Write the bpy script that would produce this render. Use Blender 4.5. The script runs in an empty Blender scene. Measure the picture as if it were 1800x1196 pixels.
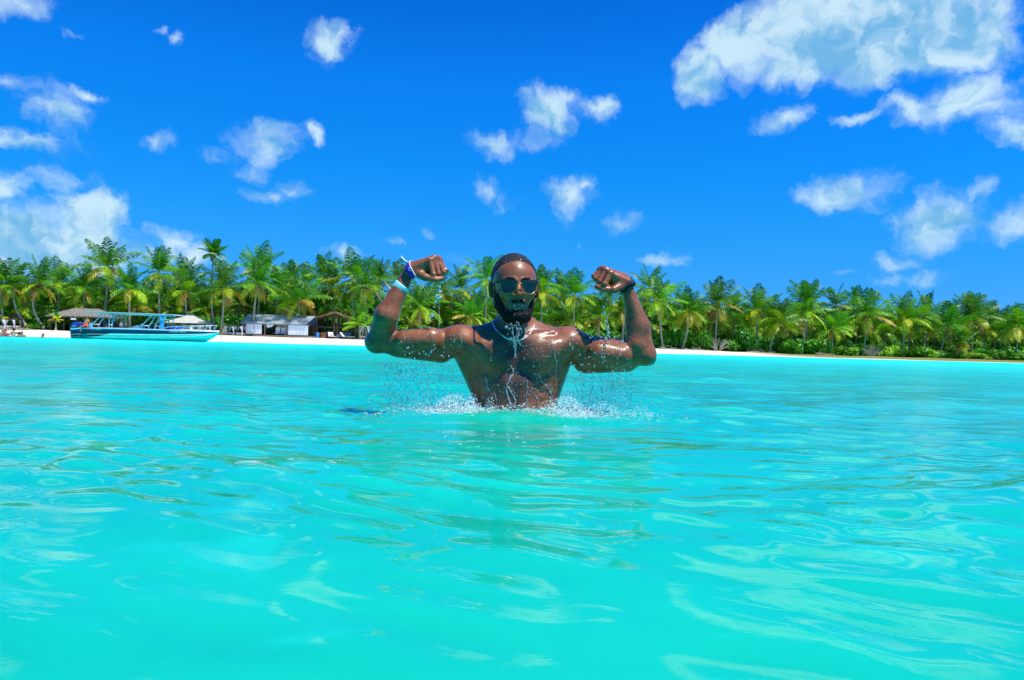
import bpy, bmesh, math, random
import numpy as np
from mathutils import Vector, Matrix, Euler
PI = math.pi
sc = bpy.context.scene
COL = sc.collection
random.seed(7)

# ------------------------------------------------------------------ camera
F = 1300.0; CX = 900.0; CY = 598.0
CAMH = 0.229
cam_d = bpy.data.cameras.new('camera')
cam = bpy.data.objects.new('camera', cam_d); COL.objects.link(cam)
cam_d.sensor_width = 36.0; cam_d.lens = 36.0 * F / 1800.0
cam_d.clip_start = 0.02; cam_d.clip_end = 20000
M_CAM = Matrix.Rotation(math.radians(90 + 0.573), 4, 'X') @ Matrix.Rotation(math.radians(1.58), 4, 'Z')
cam.matrix_world = Matrix.Translation((0, 0, CAMH)) @ M_CAM
sc.camera = cam
M3 = M_CAM.to_3x3()

def ray(u, v):
    return M3 @ Vector(((u - CX) / F, (CY - v) / F, -1.0))

def W(u, v, Y):                       # where the line of sight (u, v) reaches the depth Y
    d = ray(u, v)
    return Vector((0, 0, CAMH)) + d * (Y / d.y)

# ------------------------------------------------------------------ sun, sky
SUN = Vector((0.34, -0.17, 0.92)).normalized()
sl = bpy.data.lights.new('sun', 'SUN'); sl.energy = 4.8; sl.angle = math.radians(0.5)
sl.color = (1.0, 0.955, 0.88)
so = bpy.data.objects.new('sun', sl); COL.objects.link(so)
so.rotation_euler = SUN.to_track_quat('Z', 'Y').to_euler()
sc.view_settings.view_transform = 'Standard'
sc.view_settings.look = 'None'
sc.view_settings.exposure = 0.35
sc.view_settings.gamma = 1.0
sc.cycles.max_bounces = 8
sc.cycles.diffuse_bounces = 3
sc.cycles.glossy_bounces = 3
sc.cycles.transmission_bounces = 6
sc.cycles.transparent_max_bounces = 8
sc.cycles.caustics_reflective = False
sc.cycles.caustics_refractive = False
sc.cycles.sample_clamp_indirect = 6.0

class NT:
    """small helper to write node trees"""
    def __init__(s, tree):
        s.t = tree; s.n = tree.nodes; s.l = tree.links
    def link(s, a, b): s.l.new(a, b)
    def node(s, typ, **kw):
        nd = s.n.new(typ)
        for k, v in kw.items(): setattr(nd, k, v)
        return nd
    def inp(s, nd, key, val):
        if val is None: return
        if isinstance(val, bpy.types.NodeSocket): s.l.new(val, nd.inputs[key])
        else: nd.inputs[key].default_value = val
    def math(s, op, a, b=None, c=None, clamp=False):
        nd = s.node('ShaderNodeMath', operation=op); nd.use_clamp = clamp
        s.inp(nd, 0, a); s.inp(nd, 1, b); s.inp(nd, 2, c)
        return nd.outputs[0]
    def vmath(s, op, a, b=None, c=None):
        nd = s.node('ShaderNodeVectorMath', operation=op)
        s.inp(nd, 0, a); s.inp(nd, 1, b); s.inp(nd, 2, c)
        return nd.outputs['Value'] if op in ('LENGTH', 'DOT_PRODUCT', 'DISTANCE') else nd.outputs['Vector']
    def noise(s, vec, scale, detail=4, rough=0.55, dist=0.0, dim='3D', col=False):
        nd = s.node('ShaderNodeTexNoise', noise_dimensions=dim)
        s.inp(nd, 'Vector', vec); s.inp(nd, 'Scale', scale); s.inp(nd, 'Detail', detail)
        s.inp(nd, 'Roughness', rough); s.inp(nd, 'Distortion', dist)
        return nd.outputs['Color'] if col else nd.outputs[0]
    def voronoi(s, vec, scale, feature='F1'):
        nd = s.node('ShaderNodeTexVoronoi', feature=feature)
        s.inp(nd, 'Vector', vec); s.inp(nd, 'Scale', scale)
        return nd.outputs[0]
    def mix(s, f, a, b):
        nd = s.node('ShaderNodeMix', data_type='RGBA')
        s.inp(nd, 0, f); s.inp(nd, 6, a); s.inp(nd, 7, b)
        return nd.outputs[2]
    def smooth(s, x, lo, hi, a=0.0, b=1.0):
        nd = s.node('ShaderNodeMapRange', interpolation_type='SMOOTHSTEP')
        s.inp(nd, 0, x); s.inp(nd, 1, lo); s.inp(nd, 2, hi); s.inp(nd, 3, a); s.inp(nd, 4, b)
        return nd.outputs[0]
    def ramp(s, x, lo, hi, a=0.0, b=1.0):
        nd = s.node('ShaderNodeMapRange')
        s.inp(nd, 0, x); s.inp(nd, 1, lo); s.inp(nd, 2, hi); s.inp(nd, 3, a); s.inp(nd, 4, b)
        return nd.outputs[0]

world = bpy.data.worlds.new('World'); sc.world = world; world.use_nodes = True
wt = NT(world.node_tree); wt.n.clear()
sky = wt.node('ShaderNodeTexSky', sky_type='NISHITA')
sky.sun_disc = False
sky.sun_elevation = math.asin(SUN.z); sky.sun_rotation = math.atan2(SUN.x, SUN.y)
sky.air_density = 1.0; sky.dust_density = 0.0; sky.ozone_density = 5.0; sky.altitude = 0
SKY_STR = 0.089
hsv = wt.node('ShaderNodeHueSaturation'); hsv.inputs['Saturation'].default_value = 1.38
hsv.inputs['Hue'].default_value = 0.497
hsv.inputs['Value'].default_value = 1.0
wt.link(sky.outputs[0], hsv.inputs['Color'])
wtc = wt.node('ShaderNodeTexCoord')
dirv = wtc.outputs['Generated']
sep = wt.node('ShaderNodeSeparateXYZ'); wt.link(dirv, sep.inputs[0])
az = wt.math('ARCTAN2', sep.outputs[0], sep.outputs[1])
el = wt.math('ARCSINE', sep.outputs[2])
cmb = wt.node('ShaderNodeCombineXYZ'); wt.link(az, cmb.inputs[0]); wt.link(el, cmb.inputs[1])
uvw = cmb.outputs[0]
# ragged outlines: the lookup is displaced by noise at several sizes
wn = wt.noise(uvw, 12.0, 7, 0.62, dim='2D', col=True)
wo = wt.vmath('SUBTRACT', wn, (0.5, 0.5, 0.5))
# the air as this camera's saturated colours render it, from horizon to zenith
tint = wt.node('ShaderNodeValToRGB'); cr = tint.color_ramp
TN = [(0.0,.16,.54,1.36),(2.7,.16,.58,1.36),(4.9,.16,.67,1.29),(9.2,.16,.92,1.42),(13.4,.12,1.06,1.63),(19.5,.18,1.18,1.84),(24.8,.30,1.0,1.72),(30,.35,1.0,1.7),(50,.55,1.1,1.65)]
while len(cr.elements) < len(TN): cr.elements.new(0.5)
for e_, (d_, r_, g_, b_) in zip(cr.elements, TN):
    e_.position = d_ / 60.0; e_.color = (r_ / 2, g_ / 2, b_ / 2, 1)
wt.link(wt.math('DIVIDE', el, math.radians(60)), tint.inputs[0])
skyc0 = wt.vmath('MULTIPLY', wt.vmath('MULTIPLY', hsv.outputs[0], tint.outputs[0]), (2, 2, 2))
warp = wt.vmath('MULTIPLY_ADD', wo, (0.080, 0.058, 0.0), uvw)
CLOUDS = [ # u, v, half width, half height, strength
 (25,2,62,26,.9),(300,70,26,10,.6),(140,70,18,9,.5),(266,47,12,7,.4),(585,66,50,28,.85),(560,95,30,14,.4),
 (35,150,42,16,.75),(112,200,52,44,.75),(163,160,24,15,.9),(28,240,56,16,.85),(120,250,50,30,.35),(5,335,36,32,1.1),
 (115,308,58,28,.5),(60,425,85,62,1.5),(165,368,58,46,1.5),(125,430,105,58,1.4),(20,460,90,40,1.2),(215,440,40,30,.6),
 (282,256,36,20,.6),(468,252,62,36,1.0),(546,240,22,22,.85),(380,278,34,20,.5),(445,300,40,22,.4),(490,348,58,20,.6),(525,338,36,18,.6),
 (292,428,42,34,1.1),(345,450,34,26,1.1),(240,448,38,26,.8),(600,452,42,22,.8),(755,405,18,16,.45),(700,430,14,12,.4),
 (968,190,66,42,1.1),(1050,190,36,28,1.0),(868,258,44,24,.7),(935,238,48,24,.55),(992,345,50,40,1.1),(1020,325,24,22,.9),
 (860,326,38,24,.6),(895,355,28,22,.5),(1100,390,28,24,.5),(1025,426,16,10,.4),(1176,460,44,16,.85),
 (1240,125,46,50,1.4),(1300,80,70,62,1.6),(1400,40,90,62,1.9),(1420,105,90,48,1.6),(1540,95,100,50,1.9),(1520,20,120,60,1.9),(1660,85,90,40,1.6),
 (1690,40,100,56,1.3),(1765,40,44,62,1.2),(1620,20,90,60,1.3),(1378,210,48,28,1.1),(1600,195,62,28,1.0),(1690,182,84,42,1.2),(1500,210,46,13,.85),
 (1570,190,34,20,.8),(1790,235,36,28,1.0),(1750,200,60,22,.9),(1780,150,70,24,.35),(1500,336,66,40,.95),(1410,342,48,20,.7),
 (1648,384,72,54,1.05),(1700,345,36,24,.7),(1768,390,58,42,.7),(1578,456,44,20,.55),(1608,488,62,16,.65),(1480,486,16,8,.35),
 (800,462,60,18,.25),(1440,300,10,5,.2)]
GREY = [(1560,60,170,75),(120,440,120,48),(1470,100,110,45),(60,450,90,40),(1650,395,70,26),(1690,70,60,30)]
def blob(vec, u, v, rx, ry):
    d = ray(u, v).normalized()
    a0 = math.atan2(d.x, d.y); e0 = math.asin(d.z)
    sx = F / (rx * 1.20); sy = F / (ry * 1.20)
    m = wt.vmath('MULTIPLY_ADD', vec, (sx, sy, 0), (-a0 * sx, -e0 * sy, 0))
    return wt.vmath('LENGTH', m)
acc = None
for (u, v, rx, ry, s) in CLOUDS:
    ln = blob(warp, u, v, rx, ry)
    val = wt.math('MULTIPLY_ADD', ln, -s, s)
    acc = val if acc is None else wt.math('MAXIMUM', acc, val)
acc = wt.math('MAXIMUM', acc, 0.0)
def cnoise(vec, sc_, det, ro):
    return wt.noise(vec, sc_, det, ro, 0.1, dim='2D')
OFF = (0.008, 0.013, 0)
vec2 = wt.vmath('ADD', uvw, OFF)
n1 = cnoise(warp, 19.0, 10, 0.60)
n1s = cnoise(wt.vmath('ADD', warp, OFF), 17.0, 3, 0.5)
n1b = cnoise(warp, 17.0, 3, 0.5)
dens0 = wt.math('MULTIPLY_ADD', wt.math('SUBTRACT', n1, 0.5), 1.25, acc)
gate = wt.smooth(acc, 0.0, 0.22)
dens = wt.math('MULTIPLY', wt.smooth(dens0, 0.04, 1.0), gate)
dens = wt.math('MULTIPLY', dens, 0.90)
gacc = None
for (u, v, rx, ry) in GREY:
    val = wt.math('MULTIPLY_ADD', blob(warp, u, v, rx, ry), -1.0, 1.0)
    gacc = val if gacc is None else wt.math('MAXIMUM', gacc, val)
gacc = wt.smooth(wt.math('MULTIPLY_ADD', wt.math('SUBTRACT', n1b, 0.5), 0.9, gacc), -0.05, 0.9)
relief = wt.math('MULTIPLY', wt.math('SUBTRACT', n1b, n1s), 4.0)
lit = wt.math('ADD', wt.math('MULTIPLY', wt.math('SUBTRACT', dens0, 0.5), 0.30), relief)
lit = wt.math('SUBTRACT', lit, wt.math('MULTIPLY', gacc, 0.80))
litc = wt.smooth(lit, -0.95, 0.45)
K = 1.0 / SKY_STR / 2 ** 0.35
ccol = wt.mix(litc, (0.19 * K, 0.51 * K, 0.80 * K, 1), (0.64 * K, 0.87 * K, 0.98 * K, 1))
skyc = wt.mix(dens, skyc0, ccol)
bg = wt.node('ShaderNodeBackground'); bg.inputs[1].default_value = SKY_STR
wt.link(skyc, bg.inputs[0])
wo_ = wt.node('ShaderNodeOutputWorld'); wt.link(bg.outputs[0], wo_.inputs[0])

# ------------------------------------------------------------------ object helpers
def tag(o, label=None, cat=None, group=None, kind=None):
    if label: o['label'] = label
    if cat: o['category'] = cat
    if group: o['group'] = group
    if kind: o['kind'] = kind
    return o

def empty(name, loc=(0, 0, 0), rz=0.0, label=None, cat=None, group=None):
    o = bpy.data.objects.new(name, None); COL.objects.link(o)
    o.location = loc; o.rotation_euler = (0, 0, rz); o.empty_display_size = 0.2
    return tag(o, label, cat, group)

def mesh_obj(name, me, parent=None, mat=None):
    o = bpy.data.objects.new(name, me); COL.objects.link(o)
    if mat is not None:
        me.materials.clear(); me.materials.append(mat)
    if parent is not None: o.parent = parent
    return o

def np_mesh(name, V, Q, smooth=True, tris=False):
    V = np.asarray(V, dtype=np.float32); Q = np.asarray(Q, dtype=np.int32)
    k = Q.shape[1]
    me = bpy.data.meshes.new(name)
    me.vertices.add(len(V)); me.vertices.foreach_set('co', V.ravel())
    me.loops.add(Q.size); me.loops.foreach_set('vertex_index', Q.ravel())
    me.polygons.add(len(Q))
    me.polygons.foreach_set('loop_start', np.arange(0, Q.size, k, dtype=np.int32))
    me.polygons.foreach_set('loop_total', np.full(len(Q), k, dtype=np.int32))
    me.polygons.foreach_set('use_smooth', np.full(len(Q), smooth, dtype=bool))
    me.update(calc_edges=True)
    return me

class MB:
    """collects boxes, bars, tubes and sheets; build() links them as one mesh"""
    def __init__(s): s.v = []; s.f = []; s.sm = []
    def add(s, vs, fs, smooth=False):
        b = len(s.v); s.v += [tuple(v) for v in vs]
        s.f += [tuple(i + b for i in f) for f in fs]; s.sm += [smooth] * len(fs)
    def box(s, c, d, rz=0.0, M=None):
        hx, hy, hz = d[0] / 2, d[1] / 2, d[2] / 2
        R = M if M is not None else Matrix.Rotation(rz, 3, 'Z')
        vs = [Vector(c) + R @ Vector((x * hx, y * hy, z * hz)) for z in (-1, 1) for y in (-1, 1) for x in (-1, 1)]
        s.add(vs, [(0, 2, 3, 1), (4, 5, 7, 6), (0, 1, 5, 4), (2, 6, 7, 3), (1, 3, 7, 5), (0, 4, 6, 2)])
    def tube(s, pts, r, n=8, cap=True):
        pts = [Vector(p) for p in pts]
        rs = r if isinstance(r, (list, tuple)) else [r] * len(pts)
        vs = []; fs = []
        up = Vector((0.13, 0.21, 0.97)).normalized()
        for i, p in enumerate(pts):
            t = (pts[min(i + 1, len(pts) - 1)] - pts[max(i - 1, 0)])
            if t.length < 1e-9: t = Vector((0, 0, 1))
            t.normalize()
            a = t.cross(up)
            if a.length < 0.05: a = t.cross(Vector((1, 0, 0)))
            a.normalize(); b = t.cross(a)
            for k in range(n):
                th = 2 * PI * k / n
                vs.append(p + (a * math.cos(th) + b * math.sin(th)) * rs[i])
        for i in range(len(pts) - 1):
            for k in range(n):
                k2 = (k + 1) % n
                fs.append((i * n + k, i * n + k2, (i + 1) * n + k2, (i + 1) * n + k))
        if cap:
            fs.append(tuple(range(n - 1, -1, -1))); fs.append(tuple(range((len(pts) - 1) * n, len(pts) * n)))
        s.add(vs, fs, True)
    def bar(s, a, b, w, h=None):
        a = Vector(a); b = Vector(b); h = h or w
        t = (b - a); L = t.length; t.normalize()
        x = t.cross(Vector((0, 0, 1)))
        if x.length < 1e-3: x = Vector((1, 0, 0))
        x.normalize(); y = t.cross(x)
        vs = [p + x * (sx * w / 2) + y * (sy * h / 2) for p in (a, b) for sy in (-1, 1) for sx in (-1, 1)]
        s.add(vs, [(0, 2, 3, 1), (4, 5, 7, 6), (0, 1, 5, 4), (2, 6, 7, 3), (1, 3, 7, 5), (0, 4, 6, 2)])
    def ball(s, c, r, n=10, m=7):
        r = r if isinstance(r, (tuple, list)) else (r, r, r)
        vs = [Vector(c) + Vector((0, 0, r[2]))]
        for i in range(1, m):
            ph = PI * i / m
            for k in range(n):
                th = 2 * PI * k / n
                vs.append(Vector(c) + Vector((r[0] * math.sin(ph) * math.cos(th), r[1] * math.sin(ph) * math.sin(th), r[2] * math.cos(ph))))
        vs.append(Vector(c) - Vector((0, 0, r[2])))
        fs = [(0, 1 + k, 1 + (k + 1) % n) for k in range(n)]
        for i in range(m - 2):
            for k in range(n):
                k2 = (k + 1) % n
                fs.append((1 + i * n + k, 1 + (i + 1) * n + k, 1 + (i + 1) * n + k2, 1 + i * n + k2))
        e = len(vs) - 1; b = 1 + (m - 2) * n
        fs += [(e, b + (k + 1) % n, b + k) for k in range(n)]
        s.add(vs, fs, True)
    def loft(s, secs, closed=True, cap=True, smooth=True):
        n = len(secs[0]); vs = [p for sec in secs for p in sec]; fs = []
        for i in range(len(secs) - 1):
            for k in range(n if closed else n - 1):
                k2 = (k + 1) % n
                fs.append((i * n + k, i * n + k2, (i + 1) * n + k2, (i + 1) * n + k))
        if cap and closed:
            fs.append(tuple(range(n - 1, -1, -1))); fs.append(tuple(range((len(secs) - 1) * n, len(secs) * n)))
        s.add(vs, fs, smooth)
    def build(s, name, mat, parent=None, bevel=0.0, loc=None):
        me = bpy.data.meshes.new(name); me.from_pydata(s.v, [], s.f)
        me.polygons.foreach_set('use_smooth', s.sm)
        bm = bmesh.new(); bm.from_mesh(me); bmesh.ops.recalc_face_normals(bm, faces=bm.faces)
        if bevel > 0:
            es = [e for e in bm.edges if len(e.link_faces) == 2 and e.calc_face_angle(0) > 0.9]
            bmesh.ops.bevel(bm, geom=es, offset=bevel, segments=1, affect='EDGES', profile=0.5)
        bm.to_mesh(me); bm.free()
        return mesh_obj(name, me, parent, mat)

# ------------------------------------------------------------------ materials
MAT = {}
def pmat(name, col, rough=0.6, spec=0.5, metal=0.0, var=0.15, vscale=3.0, bump=0.0, bscale=40.0, trans=0.0, sss=0.0, coat=0.0):
    m = bpy.data.materials.new(name); m.use_nodes = True
    t = NT(m.node_tree); b = t.n['Principled BSDF']
    b.inputs['Roughness'].default_value = rough; b.inputs['Specular IOR Level'].default_value = spec
    b.inputs['Metallic'].default_value = metal; b.inputs['Coat Weight'].default_value = coat
    tc = t.node('ShaderNodeTexCoord').outputs['Object']
    if var > 0:
        n = t.noise(tc, vscale, 5, 0.6)
        d = tuple(c * (1 - var) for c in col) + (1,); l = tuple(min(1, c * (1 + var)) for c in col) + (1,)
        t.link(t.mix(t.smooth(n, 0.3, 0.7), d, l), b.inputs['Base Color'])
    else: b.inputs['Base Color'].default_value = tuple(col) + (1,)
    if bump > 0:
        bn = t.node('ShaderNodeBump'); bn.inputs['Strength'].default_value = 1.0; bn.inputs['Distance'].default_value = bump
        t.link(t.noise(tc, bscale, 4, 0.6), bn.inputs['Height']); t.link(bn.outputs[0], b.inputs['Normal'])
    MAT[name] = m
    return m
# ------------------------------------------------------------------ shore geometry
def shore(X): return 64.0 + 0.291 * (X + 44.0)
def shore_np(X): return 64.0 + 0.291 * (X + 44.0) + 0.5 * np.sin(X * 0.11 + 1.0) + 0.25 * np.sin(X * 0.37)
def depth_at(u, off):                  # depth of a thing seen in column u that stands `off` metres inland
    k = (u - 900.0) / F
    return (76.8 + off) / (1 - 0.291 * k)
def ground_np(X, Y):
    s = Y - shore_np(X)
    z = np.where(s < 0, np.maximum(-1.25, 0.085 * s), (0.078 - 0.036 * np.clip((X - 12) / 25, 0, 1)) * np.minimum(s, 8.0) + 0.010 * np.clip(s - 8.0, 0, 25))
    z = z + np.where(s > 3, 0.05 * np.sin(X * 0.7 + Y * 0.33) * np.sin(Y * 0.9 - X * 0.2), 0) * np.clip((s - 3) / 4, 0, 1)
    return z
def ground(X, Y): return float(ground_np(np.array([float(X)]), np.array([float(Y)]))[0])

# ------------------------------------------------------------------ beach and land: one sheet to the horizon
xs = np.concatenate([-np.geomspace(3500, 130, 24), np.linspace(-120, 160, 300), np.geomspace(170, 3500, 24)])
ss = np.concatenate([np.array([-80, -76, -40, -25, -15, -8, -4]), np.linspace(-3, 14, 90), np.geomspace(15, 3500, 40)])
XX, SS = np.meshgrid(xs, ss, indexing='ij')
YY = SS + shore_np(XX)
Vg = np.stack([XX, YY, ground_np(XX, YY)], -1).reshape(-1, 3)
ni, nj = XX.shape
idx = np.arange(ni * nj).reshape(ni, nj)
Qg = np.stack([idx[:-1, :-1], idx[1:, :-1], idx[1:, 1:], idx[:-1, 1:]], -1).reshape(-1, 4)
m = bpy.data.materials.new('sand'); m.use_nodes = True; t = NT(m.node_tree); b = t.n['Principled BSDF']
b.inputs['Roughness'].default_value = 0.9; b.inputs['Specular IOR Level'].default_value = 0.2
pos = t.node('ShaderNodeNewGeometry').outputs['Position']
sx_ = t.node('ShaderNodeSeparateXYZ'); t.link(pos, sx_.inputs[0])
sd = t.math('SUBTRACT', sx_.outputs[1], t.math('MULTIPLY_ADD', sx_.outputs[0], 0.291, 76.8))   # metres inland
nz = t.noise(pos, 0.5, 6, 0.65); nf = t.noise(pos, 5.0, 6, 0.7)
sand = t.mix(nf, (0.66, 0.56, 0.42, 1), (0.78, 0.70, 0.56, 1))
sand = t.mix(t.smooth(t.noise(pos, 1.7, 4, 0.7), 0.60, 0.72), sand, (0.55, 0.46, 0.33, 1))
wet = t.smooth(sd, 0.1, 1.0, 1.0, 0.0)
sand = t.mix(t.math('MULTIPLY', wet, 0.35), sand, (0.60, 0.50, 0.36, 1))
litter = t.mix(t.smooth(t.noise(pos, 2.6, 6, 0.7), 0.4, 0.62), (0.09, 0.065, 0.035, 1), (0.06, 0.12, 0.02, 1))
edge = t.math('MULTIPLY_ADD', t.math('SUBTRACT', nz, 0.5), 3.5, sd)
land = t.mix(t.smooth(edge, 9.0, 10.6), sand, litter)
# dry seaweed and roots washed up along the right-hand shore
rgt = t.smooth(sx_.outputs[0], 26.0, 40.0)
grs = t.math('MULTIPLY', rgt, t.smooth(t.math('MULTIPLY_ADD', t.math('SUBTRACT', nz, 0.5), 4.0, sd), 3.4, 4.6))
weed = t.math('MULTIPLY', rgt, t.smooth(t.math('MULTIPLY_ADD', t.math('SUBTRACT', nf, 0.5), 4.0, sd), 0.8, 1.8))
land = t.mix(weed, land, (0.23, 0.155, 0.075, 1))
land = t.mix(t.math('MULTIPLY', grs, 0.9), land, (0.17, 0.22, 0.04, 1))
t.link(land, b.inputs['Base Color'])
bp = t.node('ShaderNodeBump'); bp.inputs['Distance'].default_value = 0.06; t.link(nf, bp.inputs['Height']); t.link(bp.outputs[0], b.inputs['Normal'])
beach = mesh_obj('beach', np_mesh('beach', Vg, Qg), None, m); beach['kind'] = 'structure'

# seabed under the shallow water, on to the open sea behind the camera
bmx = MB(); bmx.add([(-3500, -3500, -1.6), (3500, -3500, -1.6), (3500, 4200, -1.6), (-3500, 4200, -1.6)], [(0, 1, 2, 3)])
sbm = pmat('seabed_sand', (0.7, 0.65, 0.5), 0.9, 0.1, var=0.1)
o = bmx.build('seabed', sbm); o['kind'] = 'structure'

# ------------------------------------------------------------------ water
MANX, MANY = W(907, 720, 2.73).x, 2.73
rng = np.random.RandomState(11)
def wave_set(n, l0, l1, amp, spread, main, seed):
    r = np.random.RandomState(seed)
    lam = np.exp(r.uniform(np.log(l0), np.log(l1), n)); th = main + r.normal(0, spread, n)
    return lam, th, amp * lam, r.uniform(0, 2 * PI, n)
WS = [wave_set(26, 1.0, 4.2, 0.0011, 0.55, -PI / 2 + 0.18, 3),
      wave_set(34, 0.20, 0.8, 0.0028, 0.62, -PI / 2 + 0.10, 4),
      wave_set(34, 0.08, 0.20, 0.0044, 0.95, -PI / 2 - 0.1, 5)]
def wave_h(X, Y, cell):
    H = np.zeros_like(X)
    wx = X + 0.22 * np.sin(Y * 1.3 + X * 0.5) + 0.07 * np.sin(Y * 3.9 + 1.7 + X * 2.0)
    wy = Y + 0.20 * np.sin(X * 1.1 + 0.6) + 0.08 * np.sin(X * 3.1 - 0.7 + Y * 1.4)
    mod = 0.55 + 0.9 * np.clip(0.5 + 0.5 * np.sin(X * 0.9 + 0.8 * np.sin(Y * 1.2)) * np.sin(Y * 0.8 + 1.1 + 0.9 * np.sin(X * 0.7)), 0, 1)
    for j, (lam, th, A, ph) in enumerate(WS):
        for l, a, am, p in zip(lam, th, A, ph):
            k = 2 * PI / l
            fade = np.clip((l / np.maximum(cell, 1e-4) - 2.5) / 3.0, 0, 1)
            s = np.sin(k * (wx * math.cos(a) + wy * math.sin(a)) + p)
            c = 1.0 - 2.0 * np.power(np.clip(0.5 - 0.5 * s, 0, 1), 0.72) if j < 2 else s
            H += am * fade * c * (mod if j else 1.0)
    R = np.hypot(X - MANX, (Y - MANY) * 1.15)
    H = H * (1 - .85 * np.exp(-(R / .46) ** 4))
    H = H * (1 - .62 * np.exp(-((X - MANX) / .60) ** 4) * np.exp(-((Y - MANY + .80) / .60) ** 4))
    # rings spreading from the man
    H += 0.0060 * np.cos(2 * PI * R / 0.34 + 1.6 * np.sin(3 * np.arctan2(Y - MANY, X - MANX))) * np.exp(-((R - 0.42) / 0.34) ** 2)
    # the water lifts and churns round him
    H += 0.012 * np.exp(-(R / 0.30) ** 2)
    ch = np.exp(-(((X - MANX) / 0.62) ** 2 + ((Y - MANY + 0.02) / 0.20) ** 2))
    H += ch * 0.006 * (np.sin(X * 61 + 3 * np.sin(Y * 37)) * np.sin(Y * 71 + 2 * np.sin(X * 43)) + 0.6 * np.sin(X * 117 + Y * 91))
    # calm close to the lens, so that the camera stays above the water
    near = np.clip(np.hypot(X, Y) / 2.5, 0, 1); near = near * near * (3 - 2 * near)
    return H * (0.10 + 0.90 * near)
rr = [0.06]
while rr[-1] < 5200: 
    r = rr[-1]; rr.append(r + max(0.007, 0.0085 * r if r < 90 else 0.06 * r))
rr = np.array(rr)
thf = np.radians(np.concatenate([np.arange(-44, 44.001, 0.15), np.arange(46, 315, 2.0)]))
RR, TT = np.meshgrid(rr, thf, indexing='ij')
Xw = RR * np.sin(TT); Yw = RR * np.cos(TT)
cellw = np.maximum(np.gradient(rr)[:, None] * np.ones_like(TT), RR * np.where(np.abs((np.degrees(TT) + 180) % 360 - 180) < 44.5, 0.0026, 0.035))
Zw = wave_h(Xw, Yw, cellw)
Zw = Zw * np.clip((70 - RR) / 30, 0, 1)
Zw = np.minimum(Zw, 0.16)
Vw = np.stack([Xw, Yw, Zw], -1).reshape(-1, 3)
ni, nj = Xw.shape
idx = np.arange(ni * nj).reshape(ni, nj)
jn = np.roll(idx, -1, axis=1)
Qw = np.stack([idx[:-1], idx[1:], jn[1:], jn[:-1]], -1).reshape(-1, 4)
Vw = np.concatenate([Vw, [[0, 0, float(Zw[0].mean())]]])
wme = np_mesh('water', Vw, Qw)
m = bpy.data.materials.new('sea_water'); m.use_nodes = True; t = NT(m.node_tree); b = t.n['Principled BSDF']
geo = t.node('ShaderNodeNewGeometry'); pos = geo.outputs['Position']
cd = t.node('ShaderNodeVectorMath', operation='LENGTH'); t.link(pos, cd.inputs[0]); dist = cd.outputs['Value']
big_n = t.noise(t.vmath('MULTIPLY', pos, (0.5, 1.0, 1.0)), 0.9, 4, 0.55, 0.8)
pat = t.noise(t.vmath('MULTIPLY', pos, (1.0, 1.6, 1.0)), 2.4, 5, 0.6, 1.2)
wc = t.mix(t.smooth(big_n, 0.35, 0.65), (0.003, 0.38, 0.27, 1), (0.005, 0.47, 0.33, 1))
wc = t.mix(t.math('MULTIPLY', t.smooth(pat, 0.56, 0.70), 0.35), wc, (0.01, 0.56, 0.46, 1))
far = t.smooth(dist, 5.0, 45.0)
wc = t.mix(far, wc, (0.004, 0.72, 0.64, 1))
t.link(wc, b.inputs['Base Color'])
b.inputs['IOR'].default_value = 1.33
b.inputs['Subsurface Weight'].default_value = 1.0; b.inputs['Subsurface Radius'].default_value = (.03, .22, .22); b.inputs['Subsurface Scale'].default_value = 1.0
t.link(t.ramp(dist, 6.0, 40.0, 0.5, 0.28), b.inputs['Specular IOR Level'])
t.link(t.ramp(t.math('LOGARITHM', dist, 10.0), 0.3, 1.6, 0.02, 0.26), b.inputs['Roughness'])
h1 = t.noise(t.vmath('MULTIPLY', pos, (0.7, 1.3, 1.0)), 7.0, 5, 0.55, 0.6)
h2 = t.noise(t.vmath('MULTIPLY', pos, (0.6, 1.3, 1.0)), 1.6, 5, 0.6, 0.4)
h3 = t.noise(pos, 34.0, 3, 0.5)
hh = t.math('MULTIPLY_ADD', h2, t.ramp(dist, 3.0, 20.0, 0.0, 0.16), t.math('MULTIPLY', h1, t.ramp(dist, 1.8, 14.0, 0.0006, 0.05)))
hh = t.math('MULTIPLY_ADD', h3, t.ramp(dist, 1.0, 5.0, 0.0001, 0.0007), hh)
bp = t.node('ShaderNodeBump'); bp.inputs['Strength'].default_value = 1.0; bp.inputs['Distance'].default_value = 1.0
t.link(hh, bp.inputs['Height']); t.link(bp.outputs[0], b.inputs['Normal'])
water = mesh_obj('water', wme, None, m); water['kind'] = 'structure'
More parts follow.
